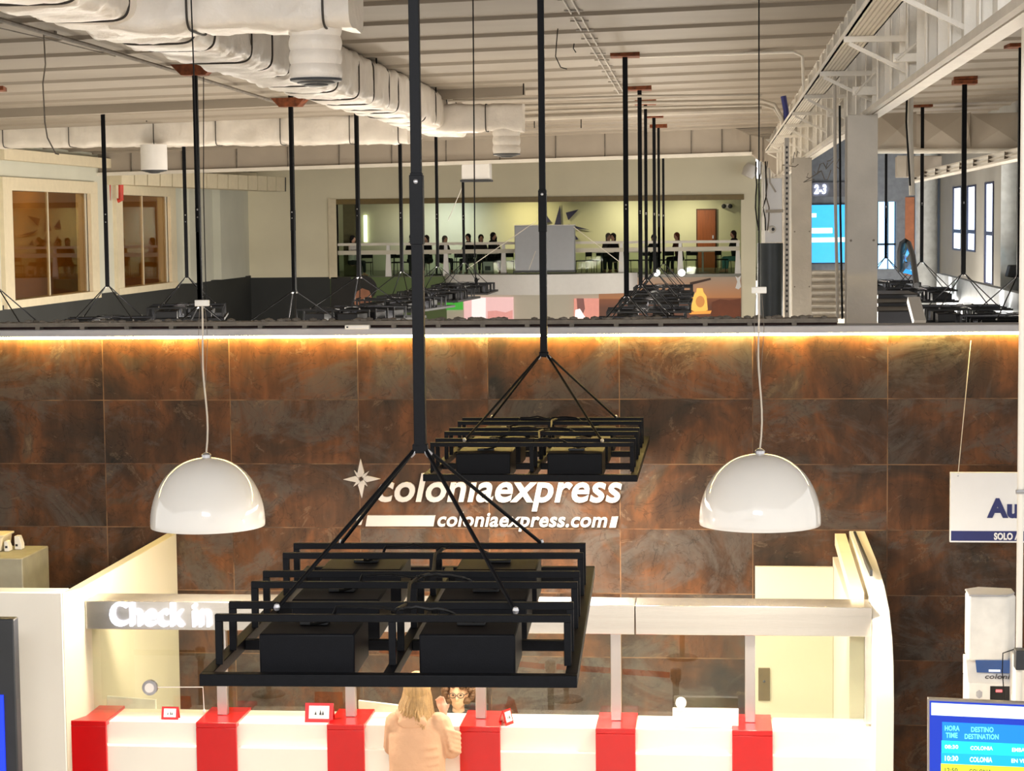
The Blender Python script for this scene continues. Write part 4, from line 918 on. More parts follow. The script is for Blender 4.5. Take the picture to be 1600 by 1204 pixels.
tag(MB().lathe([(r_, 0), (r_, at(1204, 380, 24).z)], (p.x, 24.2, 0), 32).build('round_column', mat('dark_slate_column', (46, 52, 54), .45)), 'dark slate cylinder column below the white electrical panel', 'column')
pf = thing('perforated_upright', 'slim perforated steel strip standing right of the electrical panel', 'steel strip', at(1229, 495, 23.5))
A, B = at(1226, 500, 23.5), at(1233, 215, 23.5); MB().box(A.x, B.x, 23.5, 23.54, 0, B.z).build('strip', WSTEEL2, pf, smooth=0)
h = MB()
for y in range(230, 490, 8): q = at(1229.5, y, 23.49); h.ell(q, (.012, .004, .016), 6)
h.build('slot', DARK, pf)
# cable chaos over the pillar top
ch = MB(); rr = random.Random(9)
for k in range(7):
    x0_ = rr.uniform(1205, 1300); y0_ = rr.uniform(225, 275); pts = [at(x0_+j*5*rr.choice((1, 1, -.5)), y0_+rr.uniform(-8, 12), 26) for j in range(5)]; ch.tube(pts, .006, 5)
tag(ch.build('cable_bundle', GUTM), 'tangle of pale dusty cables around the head of the second steel column', 'cables', kind='stuff')
# right bay odds and ends
ac = thing('air_unit', 'small pale box unit on the end wall of the right bay beside the hanging conduit', 'air unit', at(1415, 275, 50))
A, B = at(1402, 277, 50), at(1472, 243, 50); MB().box(A.x, B.x, 50, 50.6, A.z, B.z).build('case', SHEET, ac, bevel=.02); A, B = at(1402, 277, 49.9), at(1416, 243, 49.9); MB().box(A.x, B.x, 49.85, 50, A.z, B.z).build('grille', WSTEEL2, ac, smooth=0)
tr = thing('pipe_rack', 'white pipe rack sloping along the right bay below the creased duct', 'pipes', at(1500, 265, 45))
for k, (ya, yb) in enumerate(((272, 232), (278, 240), (283, 246))): MB().tube([at(1430, ya, 52-k), at(1600, yb, 38-k)], .05, 6).build('pipe', WSTEEL, tr)
for k in range(8): f_ = k/8; MB().bar(at(1430, 272, 52).lerp(at(1600, 232, 38), f_), at(1430, 283, 50).lerp(at(1600, 246, 36), f_), .06, .06).build('clip', GUTM, tr, smooth=0)
tag(MB().bar(at(1427, 468, 27), at(1437, 505, 26.6), .16, .1).build('leaning_board', SIGNW, bevel=.005), 'short white leaning rail in front of the right bay frames', 'rail')
dk = thing('step_bench', 'dark stepped seating block behind the ledge in the right bay', 'seating', at(1400, 500, 30))
for k in range(3):
    A, B = at(1372, 505-k*14, 30+k*1.5), at(1435, 470-k*10, 30+k*1.5); MB().box(A.x, B.x, 30+k*1.5, 31.5+k*1.5, 0, at(1400, 485-k*13, 30+k*1.5).z).build('tier', mat('near_black_tier_%d' % k, (30, 30, 34), .4), dk, bevel=.02)
# curved handrail at the entrance (escalator)
es2 = thing('escalator_handrail', 'dark curved escalator handrail with blue tint by the bright entrance', 'handrail', at(1415, 445, 46))
pts = [at(1406, 425, 46), at(1406, 392, 46), at(1409, 380, 46), at(1414, 376, 46), at(1420, 380, 46), at(1426, 398, 44), at(1432, 446, 40)]
MB().tube(pts, .06, 8).build('handrail', DARK, es2); MB().prism([pts[0], pts[1], pts[2], pts[3], pts[4], pts[5], at(1428, 430, 42)], (.03, .03, 0)).build('side_glass', glass_mat('blue_tint_glass', (.4, .75, .95)), es2, smooth=0)
sk = thing('loudspeaker', 'small black loudspeaker on the round column at the right edge', 'loudspeaker', at(1583, 423, 40))
p = at(1582, 424, 43); MB().prism([(p.x-.16, 42.6, p.z-.1), (p.x+.14, 42.6, p.z-.14), (p.x+.14, 42.6, p.z+.14), (p.x-.1, 42.6, p.z+.14)], (0, .4, 0)).build('cabinet', DARK, sk, bevel=.02)
MB().bar((p.x, 42.9, p.z), (p.x+.3, 43.2, p.z), .05, .05).build('bracket', DARK, sk, smooth=0)
# bronze coloured wrapped end
wp = tag(MB().tube([at(1176, 258, 68.7), at(1172, 266, 68.7), at(1167, 276, 68.7)], [.2, .25, .2], 14).build('flexible_hose', WRAP), 'short ribbed flexible hose end at the corner of the far wall', 'hose')

# ================================================================ MEZZANINE
# railing
RY = 69.15
RL = thing('mezzanine_railing', 'white metal railing with glass along the far mezzanine', 'railing', at(840, 430, RY))
for k, px in enumerate((524, 607, 697, 787, 971, 1063, 1153)):
    a, c = at(px, 432, RY), at(px, 380-(px-690)*.005, RY)
    MB().prism([(a.x-.11, RY, a.z), (a.x+.11, RY, a.z), (a.x+.05, RY, c.z), (a.x-.05, RY, c.z)], (0, .08, 0)).build('post', SIGNW, RL, smooth=0)
MB().bar(at(522, 382, RY), at(1156, 377, RY), .08, .09).build('top_rail', WSTEEL, RL, smooth=0)
MB().bar(at(522, 395, RY), at(1156, 388, RY), .05, .14).build('mid_rail', PANEL, RL, smooth=0)
A, B = at(524, 432, RY+.1), at(1153, 393, RY+.1); MB().box(A.x, B.x, RY+.1, RY+.11, A.z, B.z).build('glass_infill', MEZZG, RL, smooth=0)
# bowed parapet under it
A, B = at(696, 459, 68.9), at(996, 428, 68.9); n = 24; bw = MB(); fr, bk_ = [], []
for k in range(n+1):
    f_ = k/n; x = A.x+(B.x-A.x)*f_; fr.append((x, 68.9-1.6*math.sin(PI*f_)**.7))
zlo = [at(1123+(x)/(y)*F, 0, y) for x, y in fr]
vs = []; fs = []
for x, y in fr: vs += [(x, y, A.z), (x, y, B.z+.05)]
for x, y in fr: vs += [(x, 68.95, A.z), (x, 68.95, B.z+.05)]
N2 = 2*(n+1)
for k in range(n): fs += [(2*k, 2*k+2, 2*k+3, 2*k+1), (N2+2*k, N2+2*k+1, N2+2*k+3, N2+2*k+2), (2*k+1, 2*k+3, N2+2*k+3, N2+2*k+1), (2*k, N2+2*k, N2+2*k+2, 2*k+2)]
fs += [(0, 1, N2+1, N2), (2*n, N2+2*n, N2+2*n+1, 2*n+1)]
tag(MB().add(vs, fs).build('curved_parapet', SIGNW, smooth=40), 'white bowed balcony front projecting under the mezzanine railing', 'balcony')
A, B = at(805, 423, 68.2), at(897, 352, 68.2)
cb_ = thing('grey_cabinet', 'plain pale grey cabinet standing on the bowed balcony behind the second pole', 'cabinet', ((A.x+B.x)/2, 68.3, A.z))
MB().box(A.x, B.x, 68.1, 68.8, A.z, B.z).build('body', mat('pale_grey_cabinet', (176, 180, 188), .5, var=.02), cb_, bevel=.02)
MB().box(A.x-.02, B.x+.02, 68.08, 68.82, B.z, B.z+.03).build('top_edge', SIGNW, cb_, smooth=0)
MB().box(A.x-.04, B.x+.04, 68.0, 68.85, A.z-.06, A.z-.001).build('plinth', DARK, cb_, smooth=0)
for i, (p, q, Y, lb) in enumerate((((730, 420), (838, 345), 60, 'thin white stay wire rising across the railing beside the grey cabinet'), ((896, 354), (972, 412), 60, 'thin white stay wire descending right of the grey cabinet'), ((826, 422), (837, 392), 66, 'short white rod leaning on the grey cabinet'), ((700, 345), (732, 268), 56, 'faint thin stay wire under the small white box'))):
    tag(MB().tube([at(*p, Y), at(*q, Y)], .011, 5).build('stay_wire', WSTEEL, smooth=40), lb, 'wire')
# wall star mural
MW = 77.9
SM = thing('star_mural', 'navy compass star painted large on the mezzanine wall', 'mural', at(880, 340, MW))
def tri(p, q, r): return MB().prism([at(*p, MW), at(*q, MW), at(*r, MW)], (0, .03, 0))
NV2 = mat('mural_navy', (46, 46, 84), .7)
for p, q, r in (((866, 352), (875, 320), (877, 352)), ((884, 332), (904, 327), (888, 344)), ((850, 349), (852, 334), (861, 346)), ((888, 350), (922, 359), (898, 357)), ((896, 375), (898, 366), (904, 374)), ((850, 372), (856, 360), (862, 372)), ((868, 372), (874, 356), (880, 372))): tri(p, q, r).build('star_point', NV2, SM, smooth=0)
dr = struct(MB().box(at(1090, 400, 77.9).x, at(1118, 400, 77.9).x, 77.85, 77.98, oz0, at(1104, 328, 77.9).z).build('door_2', WOOD, smooth=0))
q = at(1115, 370, 77.8); MB().box(q.x-.05, q.x, 77.8, 77.85, q.z-.06, q.z+.06).build('door_handle', STEELTIP, dr, smooth=0)
MB().box(at(1088, 400, 77.9).x, at(1120, 400, 77.9).x, 77.9, 77.97, oz0, at(1104, 326, 77.9).z).build('door_frame', mat('door_frame_dark', (80, 50, 30), .6), dr, smooth=0)
cs = thing('wall_camera', 'small dark double emergency light high on the wall right of the brown door', 'wall light', at(1135, 321, 77.8)); 
A, B = at(1128, 325, 77.7), at(1144, 318, 77.7); MB().box(A.x, B.x, 77.7, 77.97, A.z, B.z).build('case', OFFW, cs, bevel=.02)
for px in (1131, 1141): MB().ell(at(px, 322, 77.65), (.09, .07, .09), 10).build('lamp_head', DARK, cs)
lw = struct(MB().box(at(569, 400, 77.9).x, at(574, 400, 77.9).x, 77.9, 77.97, at(570, 378, 77.9).z, at(570, 336, 77.9).z).build('window_7', emit('bright_slit', (235, 245, 200), 2), smooth=0))
# posters under the mezzanine
def poster(name, x0_, x1_, y0_, y1_, m_, label, Y=68.94, parts=(), W=None):
    A, B = at(x0_, y1_, Y), at(x1_, y0_, Y); zlow = min(A.z, 1.0) if y1_ > 495 else A.z
    t = thing(name, label, 'poster', ((A.x+B.x)/2, Y, zlow)); MB().box(A.x, B.x, Y, Y+.05, zlow, B.z).build('board', m_, t, smooth=0)
    for nm, mm_, shp, o in parts:
        MB().prism([at(x, y, Y-o) for x, y in shp], (0, .01, 0)).build(nm, mm_, t, smooth=0)
    return t
def ovl(cx_, cy_, rx, ry_, n=20): return [(cx_+rx*math.cos(2*PI*k/n), cy_+ry_*math.sin(2*PI*k/n)) for k in range(n)]
GRN = mat('poster_green', (84, 104, 56), .6, 0, .25, .6); SKIN0 = mat('poster_skin', (176, 118, 88), .6, 0, .4, 1.5); PDK = mat('poster_dark', (26, 24, 22), .6, 0, .3, 2)
poster('wall_poster', 517, 697, 432, 500, GRN, 'wide dark green poster with the upper half of a bearded face', parts=(('dark_area', PDK, [(517, 500), (517, 433), (548, 433), (560, 470), (560, 500)], .02), ('hair', PDK, ovl(566, 450, 23, 20), .03), ('face', SKIN0, ovl(567, 466, 14, 24), .04), ('hairline', PDK, [(552, 470), (550, 446), (560, 440), (576, 440), (583, 450), (582, 466), (577, 454), (566, 450), (558, 455)], .05), ('brow', PDK, [(556, 466), (564, 464), (564, 466), (557, 468)], .06), ('brow', PDK, [(570, 464), (578, 464), (578, 467), (570, 466)], .06), ('eye', PDK, ovl(560.5, 470, 2.6, 1.4, 10), .06), ('eye', PDK, ovl(574, 469.5, 2.6, 1.4, 10), .06), ('nose_shade', PDK, [(567, 472), (569, 482), (565, 483)], .06), ('beard', PDK, [(554, 484), (562, 486), (573, 486), (581, 482), (579, 498), (556, 498)], .06), ('arm', PDK, [(588, 462), (640, 456), (697, 444), (697, 464), (645, 476), (592, 478)], .05)))
poster('lit_green_panel', 697, 723, 462, 484, emit('green_backlight', (40, 180, 20), .5, .2), 'small backlit green panel under the bowed balcony', 68.93, (('chevron', mat('panel_dark_green', (10, 70, 10), .5), [(699, 463), (709, 471), (719, 463), (719, 466), (709, 474), (699, 466)], .02),))
poster('backlit_poster', 725, 802, 464, 499, emit('pink_backlight', (255, 200, 195), .55, .1), 'backlit pale pink poster left of the blank panel', 68.93, (('scene_area', emit('pink_scene', (214, 140, 130), .7, .4), [(762, 498), (762, 486), (775, 485), (790, 488), (801, 484), (801, 498)], .02), ('bright_area', emit('white_scene', (255, 238, 232), .7), [(737, 498), (737, 465), (759, 465), (759, 498)], .02)))
poster('backlit_poster', 897, 936, 466, 499, emit('red_backlight', (214, 130, 110), .7, .3), 'small backlit reddish poster right of the blank panel', 68.93, (('figure', emit('red_figure', (120, 40, 26), .5, .4), [(903, 498), (901, 466), (912, 466), (914, 482), (908, 498)], .02), ('bright_area', emit('pale_figure', (255, 230, 220), 1.0), [(898, 498), (899, 484), (906, 482), (916, 498)], .03)))
SUN = bpy.data.materials.new('sunset_print'); SUN.use_nodes = True
N = SUN.node_tree.nodes; L = SUN.node_tree.links; tc = N.new('ShaderNodeTexCoord'); sp_ = N.new('ShaderNodeSeparateXYZ'); L.new(tc.outputs['Generated'], sp_.inputs[0])
cr = N.new('ShaderNodeValToRGB'); e = cr.color_ramp.elements; e[0].position = .45; e[0].color = (*lin((112, 62, 36)), 1); e[1].position = 1; e[1].color = (*lin((172, 150, 130)), 1); q = e.new(.62); q.color = (*lin((206, 138, 84)), 1); q = e.new(.6); q.color = (*lin((150, 84, 44)), 1)
L.new(sp_.outputs[2], cr.inputs[0]); L.new(cr.outputs[0], N['Principled BSDF'].inputs['Base Color'])
poster('wall_poster', 936, 1158, 432, 502, SUN, 'wide sunset coloured poster with a golden bottle', parts=(('bottle', emit('golden_glass', (240, 176, 60), .8, .4), [(1080, 484), (1082, 462), (1088, 456), (1089, 450), (1098, 450), (1099, 456), (1104, 463), (1106, 484), (1100, 487), (1086, 487)], .03), ('foot', emit('golden_foot', (240, 150, 30), .7), [(1076, 487), (1112, 485), (1110, 490), (1078, 491)], .04), ('letter_shape', mat('poster_umber', (60, 34, 18), .6), [(1078, 441), (1110, 434), (1111, 437), (1080, 445), (1080, 484), (1077, 484)], .03), ('label_mark', emit('amber_label', (200, 120, 20), .7), ovl(1094, 471, 7, 9), .05), ('hills', mat('poster_hills', (120, 62, 34), .6, 0, .3, 1), [(1112, 502), (1112, 472), (1125, 467), (1140, 469), (1157, 466), (1157, 502)], .02)))
wf = tag(MB().prism([at(x, y, 66) for x, y in ((1149, 450), (1152, 440), (1149, 431), (1153, 434), (1158, 430), (1156, 438), (1158, 448), (1154, 452))], (0, .05, 0)).build('hanging_ornament', SIGNW, smooth=0), 'small white paper ornament near the top corner of the sunset poster', 'ornament')
for i, (px, py) in enumerate(((1026, 426), (1065, 426))):
    t = thing('spot_fitting', ('bright spotlight glaring above the crowded frames', 'bright spotlight glaring at the right end of the crowded frames')[i], 'spotlight', at(px, py, 67), 'spotlights aimed at the sunset poster')
    MB().ell(at(px, py, 67), (.11, .11, .11), 12).build('lens', emit('glare_lens_%d' % i, (255, 250, 240), 12), t); MB().tube([at(px, py, 67.1), at(px+1, py+1, 68.9)], .04, 6).build('arm', DARK, t)
    point('spot_glow', (0, -.1, 0), 25, (1, .85, .6), .1, t)

# ================================================================ FIGURES
SKIN = mat('skin', (206, 160, 134), .55, 0, .05, 20)
def cloth(nm, rgb): return mat(nm, rgb, .85, 0, .1, 12, .3, 60)
def seated(px, py, Y, face, shirt, trou, hair, label, lean=0, hide_legs=False):
    """a seated person whose head centre is at px, py; face = heading in degrees (0 looks at the camera side, 90 looks to +X)"""
    h = at(px, py, Y); zf = oz0; t = thing('person', label, 'person', (h.x, Y, zf), 'people seated on the mezzanine'); t.rotation_euler[2] = math.radians(face)
    H = h.z-zf; sh = H-.22; hip = .48; ln = lean
    b = MB(); b.ell((0, -ln, H), (.085, .1, .12), 12).cap((0, -ln*.8, H-.12), (0, -ln*.6, sh), .05, .06).cap((0, -ln*.6, sh), (0, 0, hip), .12, .13)
    for s in (-1, 1):
        b.cap((s*.17, -ln*.6, sh-.02), (s*.22, -.08-ln*.4, sh-.28), .045, .04).cap((s*.22, -.08-ln*.4, sh-.28), (s*.14, -.34-ln*.3, sh-.26), .038, .03).ell((s*.12, -.4-ln*.3, sh-.25), (.035, .06, .025), 8)
        b.cap((s*.1, 0, hip), (s*.12, -.42, hip), .075, .06).cap((s*.12, -.42, hip), (s*.12, -.44, .08), .055, .04).cap((s*.12, -.42, .05), (s*.12, -.6, .04), .04, .035)
    b.ell((0, -.1-ln, H-.02), (.018, .03, .022), 6)
    remesh(b.build('body', SKIN, t, local=True), .022, 2)
    c = MB(); c.cap((0, -ln*.6, sh-.03), (0, 0, hip+.05), .15, .155)
    for s in (-1, 1): c.cap((s*.15, -ln*.6, sh-.03), (s*.22, -.08-ln*.4, sh-.28), .065, .055).cap((s*.22, -.08-ln*.4, sh-.28), (s*.15, -.3-ln*.3, sh-.26), .052, .042)
    remesh(c.build('shirt', shirt, t, local=True), .025, 3)
    c = MB()
    for s in (-1, 1): c.cap((s*.09, .02, hip), (s*.12, -.42, hip), .1, .078).cap((s*.12, -.42, hip), (s*.12, -.44, .16), .072, .058)
    remesh(c.build('trousers', trou, t, local=True), .025, 2)
    hr = MB().ell((0, .025-ln, H+.03), (.105, .11, .12), 12)
    hr.ell((0, .06-ln, H-.06), (.09, .07, .13), 10); hr.build('hair', hair, t, local=True)
    return t
HB = cloth('hair_black', (22, 18, 16)); HBR = cloth('hair_auburn', (110, 54, 30)); HG = cloth('hair_grey', (120, 110, 100)); HD = cloth('hair_dark_brown', (44, 30, 22))
CB = cloth('black_cloth', (22, 22, 24)); CW = cloth('white_cloth', (210, 205, 198)); CG = cloth('grey_cloth', (70, 68, 66)); CN = cloth('denim_cloth', (60, 80, 100)); CK = cloth('dark_denim', (36, 42, 44)); CT2 = cloth('teal_cloth', (96, 150, 150))
for a in ((550, 374, 69.75, 60, CW, CK, HB, 'person in a white top sitting sideways at the left end of the mezzanine', .05),
          (643, 371, 72, 20, CB, CK, HB, 'person in black half hidden left of the thick pole on the mezzanine', .1),
          (669, 373, 72, -30, CB, CK, HD, 'dark haired diner just right of the thick pole on the mezzanine', .12),
          (691, 374, 72.6, 40, CG, CK, HG, 'diner in grey leaning over the table near the third railing post', .2),
          (733, 371, 72, -20, CB, CK, HB, 'dark haired diner between the railing post and the fourth post, first of three', .1),
          (751, 372, 72.3, 15, CG, CK, HD, 'diner in grey sitting between two black clad diners', .1),
          (767, 369, 71.6, 60, CB, CK, HB, 'long haired diner in black facing the raised phone', .12),
          (779, 373, 72, -60, CB, CK, HB, 'diner in black right beside the grey cabinet', .2),
          (948, 370, 72, 30, CG, CK, HG, 'diner with grey brown hair right of the grey cabinet', .15),
          (960, 370, 71.6, -30, CB, CK, HB, 'black haired diner beside the grey haired one, left of the poles', .1),
          (1022, 372, 72, 0, CB, CK, HB, 'diner in black between the slim far poles', .1),
          (1062, 369, 71.5, -50, cloth('rust_cloth', (90, 46, 34)), CB, HBR, 'auburn haired diner in a rust top left of the brown door', .15),
          (1150, 366, 71, -60, CB, CT2, HD, 'person in black with teal trousers at the right end of the mezzanine', .12)): seated(*a)
# tables and chairs of the cafe
for i, (px, lb) in enumerate(((640, 'left of the thick pole'), (682, 'right of the thick pole'), (760, 'in front of the three black clad diners'), (1000, 'between the far poles'), (940, 'right of the grey cabinet'), (1098, 'before the brown door'))):
    p = at(px, 400, 71.0); t = thing('cafe_table', 'small pale cafe table %s on the mezzanine' % lb, 'table', (p.x, 71, oz0), 'cafe tables on the mezzanine')
    MB().box(-.42, .42, -.35, .35, .72, .75).build('tabletop', PANEL, t, local=True, bevel=.005); MB().tube([(0, 0, .02), (0, 0, .72)], .035, 8).build('pedestal', SIGNW if i > 4 else DARK, t, local=True); MB().lathe([(.25, 0), (.25, .02), (.04, .03)], (0, 0, 0), 16).build('base', SIGNW if i > 4 else DARK, t, local=True)
def chair(px, rot, lb, first=[None]):
    p = at(px, 400, 70.2+(px % 7)*.18)
    if first[0] is None:
        t = thing('cafe_chair', lb, 'chair', (p.x, p.y, oz0), 'cafe chairs on the mezzanine'); first[0] = t
        MB().box(-.21, .21, -.21, .21, .43, .47).build('seat', CB, t, local=True, bevel=.01); MB().box(-.21, .21, .19, .22, .6, .86).build('backrest', CB, t, local=True, bevel=.01)
        for sx in (-1, 1):
            for sy in (-1, 1): MB().tube([(sx*.19, sy*.19, .44 if sy < 0 else .86), (sx*.2, sy*.21, 0)], .013, 6).build('leg', DARK, t, local=True)
    else: t = copy_tree(first[0])
    t.location = (p.x, p.y, oz0); t.rotation_euler[2] = math.radians(rot); t['label'] = lb
for i, px in enumerate((572, 618, 628, 660, 703, 716, 742, 760, 795, 912, 930, 975, 990, 1012, 1040, 1052, 1080, 1130)):
    chair(px, (i*67) % 360, 'black cafe chair on the mezzanine, %s' % ('beside the seated person in white at the left end', 'first before the left table', 'at the left table, partly behind the thick pole', 'right behind the thick pole', 'by the third railing post', 'right of the third railing post', 'below the first of the three dark diners', 'below the diner holding a phone', 'touching the left side of the grey cabinet', 'touching the right side of the grey cabinet', 'second right of the grey cabinet', 'right of the fifth railing post', 'between the railing post and the first far pole', 'behind the first far poles', 'behind the glaring spotlight', 'under the auburn haired diner', 'left of the brown door', 'right of the brown door')[i])
bagp = at(763, 412, 70.6); tg = thing('shopping_bag', 'white shopping bag with dark print standing among the cafe chairs', 'bag', (bagp.x, 70.4, oz0))
MB().prism([(-.2, 0, 0), (.2, 0, 0), (.18, 0, .45), (-.18, 0, .45)], (0, .14, 0)).build('bag', SIGNW, tg, local=True, smooth=0); MB().box(-.1, .1, -.006, 0, .15, .3).build('print', DARK, tg, local=True, smooth=0)
MB().tube([(-.08, .07, .45), (-.06, .07, .58), (.06, .07, .58), (.08, .07, .45)], .01, 5).build('handle', DARK, tg, local=True)

# customer at the counter, seen from behind
COAT = mat('beige_coat', (206, 162, 128), .85, 0, .06, 5, .6, 9); BLOND = mat('blonde_hair', (188, 150, 98), .5, 0, .25, 5, .5, 30, stretch=(14, 14, 1)); JEAN = cloth('customer_trousers', (60, 58, 62))
cp = at(652, 1150, 14.0)
W_ = thing('person', 'blonde person in a beige hooded coat leaning on the counter, seen from behind', 'person', (cp.x, 14.0, 0)); W_.scale = (1, 1, .957)
def LOC(x, y, z): return Vector((x, y, z))
b = MB()
hd = LOC(.0, .04, 1.55)
b.ell(hd, (.078, .098, .118), 20).ell(hd+Vector((0, .04, -.06)), (.055, .06, .06), 14).ell(hd+Vector((0, .105, -.02)), (.014, .022, .02), 8)
for s in (-1, 1): b.ell(hd+Vector((s*.08, 0, -.01)), (.012, .02, .032), 8)
b.cap((0, .05, 1.5), (0, .02, 1.38), .052, .06).cap((0, .02, 1.33), (0, -.02, .95), .12, .13).ell((0, 0, .92), (.16, .12, .12), 16)
b.cap((-.155, .02, 1.33), (-.195, .14, 1.1), .05, .042).cap((-.195, .14, 1.1), (-.11, .36, 1.19), .04, .028)
b.cap((.155, .02, 1.33), (.225, .07, 1.11), .05, .042).cap((.225, .07, 1.11), (.15, .24, 1.30), .04, .028)
for s in (-1, 1): b.cap((s*.09, 0, .9), (s*.1, .02, .5), .085, .06).cap((s*.1, .02, .5), (s*.1, 0, .08), .055, .038).cap((s*.1, -.02, .05), (s*.1, .16, .035), .04, .034)
def hand(b, c, d, up):
    d = Vector(d).normalized(); up = Vector(up).normalized(); sd = d.cross(up).normalized(); c = Vector(c)
    b.cap(c, c+d*.06, .027, .03)
    for k, L_ in enumerate((.06, .07, .065, .05)):
        o = c+d*.075+sd*(k-1.5)*.019; b.cap(o-d*.02, o+d*L_*.5, .0095, .009, 8); b.cap(o+d*L_*.5, o+d*L_*.85-up*.018, .009, .008, 8)
    b.cap(c+d*.02+sd*-.025, c+d*.06+sd*-.055, .011, .009, 8)
hand(b, (-.12, .37, 1.19), (.5, 1, -.05), (0, 0, 1)); hand(b, (.16, .24, 1.32), (-.25, .1, 1), (0, 1, 0))
remesh(b.build('body', SKIN, W_, local=True), .009, 3)
c = MB()
prof = [(1.40, .07, .07, .02), (1.375, .12, .085, .01), (1.325, .175, .105, 0), (1.23, .2, .13, -.01), (1.1, .205, .14, -.02), (.98, .2, .145, -.02), (.86, .21, .155, -.02), (.7, .23, .17, -.01), (.56, .25, .19, 0)]
n = 40; vs, fs = [], []
for i, (z, rx, ry_, oy) in enumerate(prof):
    for k in range(n):
        t_ = 2*PI*k/n; vs.append((rx*math.cos(t_), ry_*math.sin(t_)+oy, z))
for i in range(len(prof)-1):
    for k in range(n): fs.append((i*n+k, i*n+(k+1) % n, (i+1)*n+(k+1) % n, (i+1)*n+k))
fs += [tuple(range(n)), tuple((len(prof)-1)*n+k for k in range(n))[::-1]]
c.add(vs, fs)
c.cap((-.15, .0, 1.31), (-.2, .14, 1.09), .082, .07).cap((-.2, .14, 1.09), (-.12, .33, 1.185), .068, .05)
c.cap((.15, .0, 1.31), (.232, .06, 1.1), .085, .075).cap((.232, .06, 1.1), (.165, .21, 1.27), .072, .05)
for k in range(12):                                                   # folds across the back and sleeve
    a_ = k/11; z = 1.34-.62*a_
    pts = [Vector((x, -(.138)*math.sqrt(max(.05, 1-(x/.235)**2))-.012, 1.16-.055*k-.55*(.17-x)*(1 if k > 2 else .3)+.012*math.sin(x*18+k))) for x in [(.17-(.14+.05*(k % 4))*j/7) for j in range(8)]]
    c.tube(pts, [.004, .010, .014, .015, .014, .011, .008, .004], 6)
for k in range(5): c.tube([(.2+.01*k, -.06, 1.28-.035*k), (.26, -.02, 1.25-.035*k), (.3, .05, 1.22-.035*k)], .018, 6)
remesh(c.build('coat', COAT, W_, local=True), .010, 2)
hd_ = MB()                                                            # lowered hood and collar roll
pts = [Vector((-.02+.105*math.cos(t_), .015+.075*math.sin(t_), 1.385+.012*math.sin(t_))) for t_ in [2*PI*k/20 for k in range(21)]]
hd_.tube(pts, [.034+.014*max(0, -math.sin(2*PI*k/20)) for k in range(21)], 12); hd_.ell((-.02, -.09, 1.335), (.11, .035, .055), 18)
remesh(hd_.build('hood', COAT, W_, local=True), .01, 3)
hr = MB(); hr.ell(hd+Vector((0, -.018, .02)), (.098, .112, .125), 24)
rr = random.Random(3)
for k in range(160):
    t_ = PI+PI*rr.random(); r_ = .088; x = r_*math.cos(t_); y = -.01+.09*math.sin(t_)
    ln_ = .15+.03*rr.random()+(.12*min(1, max(0, x/.05)))
    st_ = hd+Vector((x*.85, y*.85, .06)); hr.tube([st_, hd+Vector((x*1.12, y*1.12, -.05)), hd+Vector((x*1.3+rr.uniform(-.015, .015), y*1.3, -ln_*.7)), hd+Vector((x*1.3+rr.uniform(-.02, .02), y*1.45-.02, -ln_))], [.012, .013, .011, .003], 5)
hr.build('hair', BLOND, W_, local=True)
tr_ = MB()
for s in (-1, 1): tr_.cap((s*.09, 0, .85), (s*.1, .02, .5), .1, .075).cap((s*.1, .02, .5), (s*.1, 0, .12), .07, .06)
remesh(tr_.build('trousers', JEAN, W_, local=True), .015, 3)
sh = MB()
for s in (-1, 1): sh.cap((s*.1, -.03, .045), (s*.1, .17, .04), .045, .042)
sh.build('shoes', CB, W_, local=True)

# clerk behind the glass, seated and facing the camera side
JK = cloth('navy_jacket', (30, 26, 30)); CURL = mat('curly_brown_hair', (92, 62, 40), .7, 0, .3, 30, .5, 40)
cp = at(716, 1084, 15.75); H = cp.z
C_ = thing('person', 'clerk with curly hair, glasses and a dark jacket sitting behind the glass', 'person', (cp.x, 15.75, 0))
b = MB(); hd = Vector((0, 0, H))
b.ell(hd, (.075, .095, .115), 20).ell(hd+Vector((0, -.04, -.06)), (.05, .05, .055), 14).ell(hd+Vector((0, -.1, -.015)), (.014, .024, .022), 8).ell(hd+Vector((0, -.088, -.055)), (.025, .01, .008), 8)
for s in (-1, 1): b.ell(hd+Vector((s*.077, 0, -.01)), (.012, .02, .03), 8)
b.cap((0, .0, H-.12), (0, .01, H-.2), .05, .055).cap((0, .01, H-.26), (0, .05, .5), .12, .14)
for s in (-1, 1):
    b.cap((s*.16, .01, H-.24), (s*.21, -.03, H-.46), .045, .04).cap((s*.21, -.03, H-.46), (s*.1, -.26, H-.40), .038, .028)
    b.cap((s*.1, 0, .5), (s*.12, -.42, .5), .08, .065).cap((s*.12, -.42, .5), (s*.12, -.4, .08), .055, .04).cap((s*.12, -.38, .05), (s*.12, -.56, .04), .04, .034)
    hand(b, (s*.1, -.26, H-.40), (-s*.3, -1, 0), (0, 0, 1))
remesh(b.build('body', SKIN, C_, local=True), .009, 3)
c = MB(); c.cap((0, .02, H-.27), (0, .05, .52), .15, .16); c.ell((0, .01, H-.24), (.19, .09, .07), 16)
for s in (-1, 1): c.cap((s*.16, .01, H-.25), (s*.215, -.03, H-.46), .065, .055).cap((s*.215, -.03, H-.46), (s*.12, -.22, H-.41), .055, .042)
remesh(c.build('jacket', JK, C_, local=True), .012, 3)
MB().prism([(-.05, -.145, H-.2), (.05, -.145, H-.2), (.035, -.165, H-.36), (-.02, -.165, H-.36)], (0, .03, 0)).build('blouse', CW, C_, local=True)
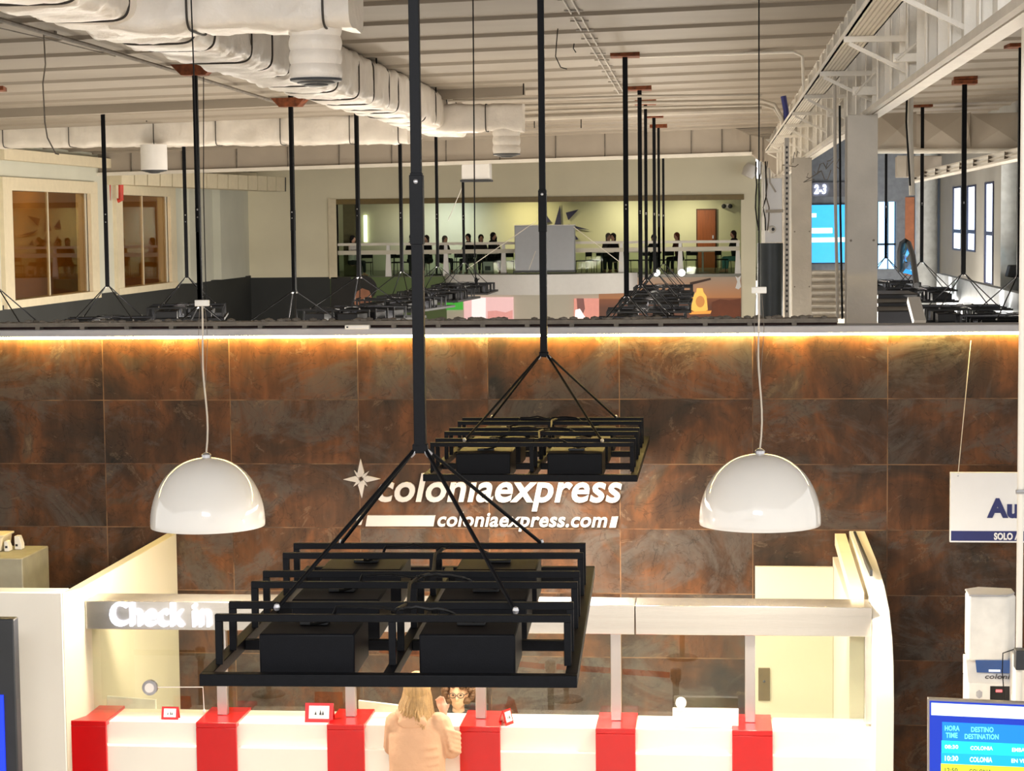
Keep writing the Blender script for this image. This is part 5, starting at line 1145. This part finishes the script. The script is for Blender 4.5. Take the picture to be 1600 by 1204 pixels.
MB().prism([(-.03, -.15, H-.19), (.03, -.15, H-.19), (.035, -.172, H-.24), (.0, -.175, H-.27), (-.035, -.172, H-.24)], (0, .02, 0)).build('neck_scarf', cloth('slate_scarf', (84, 88, 92)), C_, local=True)
gl = MB()
for s in (-1, 1):
    pts = [hd+Vector((s*.032+.026*math.cos(t_), -.104, .012+.02*math.sin(t_))) for t_ in [2*PI*k/12 for k in range(13)]]; gl.tube(pts, .003, 5); gl.tube([hd+Vector((s*.058, -.1, .015)), hd+Vector((s*.08, 0, .01))], .003, 5)
gl.tube([hd+Vector((-.006, -.106, .015)), hd+Vector((.006, -.106, .015))], .003, 5); gl.build('glasses', DARK, C_, local=True)
ey = MB()
for s in (-1, 1): ey.ell(hd+Vector((s*.03, -.086, .012)), (.012, .008, .007), 8)
ey.build('eyes', CB, C_, local=True)
hr = MB(); rr = random.Random(8)
for k in range(150):
    t_ = rr.uniform(0, 2*PI); f_ = rr.uniform(-.7, 1.2); x, y, z = math.cos(t_)*math.cos(f_)*.115, math.sin(t_)*math.cos(f_)*.115+.025, math.sin(f_)*.12+.03
    if y < -.045 and z < .075: continue
    q = rr.uniform(.02, .032); hr.ell(hd+Vector((x, y, z)), (q, q, q), 8)
hr.build('hair', CURL, C_, local=True)
tr_ = MB()
for s in (-1, 1): tr_.cap((s*.09, .03, .5), (s*.12, -.42, .5), .1, .08).cap((s*.12, -.42, .5), (s*.12, -.4, .14), .075, .06)
remesh(tr_.build('trousers', JK, C_, local=True), .018, 2)
oc = thing('office_chair', 'dark office chair under the clerk behind the glass', 'chair', (cp.x, 15.8, 0))
MB().box(-.24, .24, -.22, .24, .36, .41).build('seat', CB, oc, local=True, bevel=.02); MB().box(-.2, .2, .26, .31, .5, .9).build('backrest', CB, oc, local=True, bevel=.02)
MB().tube([(0, 0, .08), (0, 0, .36)], .03, 10).build('gas_lift', DARK, oc, local=True)
for k in range(5): t_ = 2*PI*k/5; MB().tube([(0, 0, .09), (.26*math.cos(t_), .26*math.sin(t_), .05)], .018, 6).ell((.26*math.cos(t_), .26*math.sin(t_), .028), (.026, .026, .026), 8).build('caster_leg', DARK, oc, local=True)
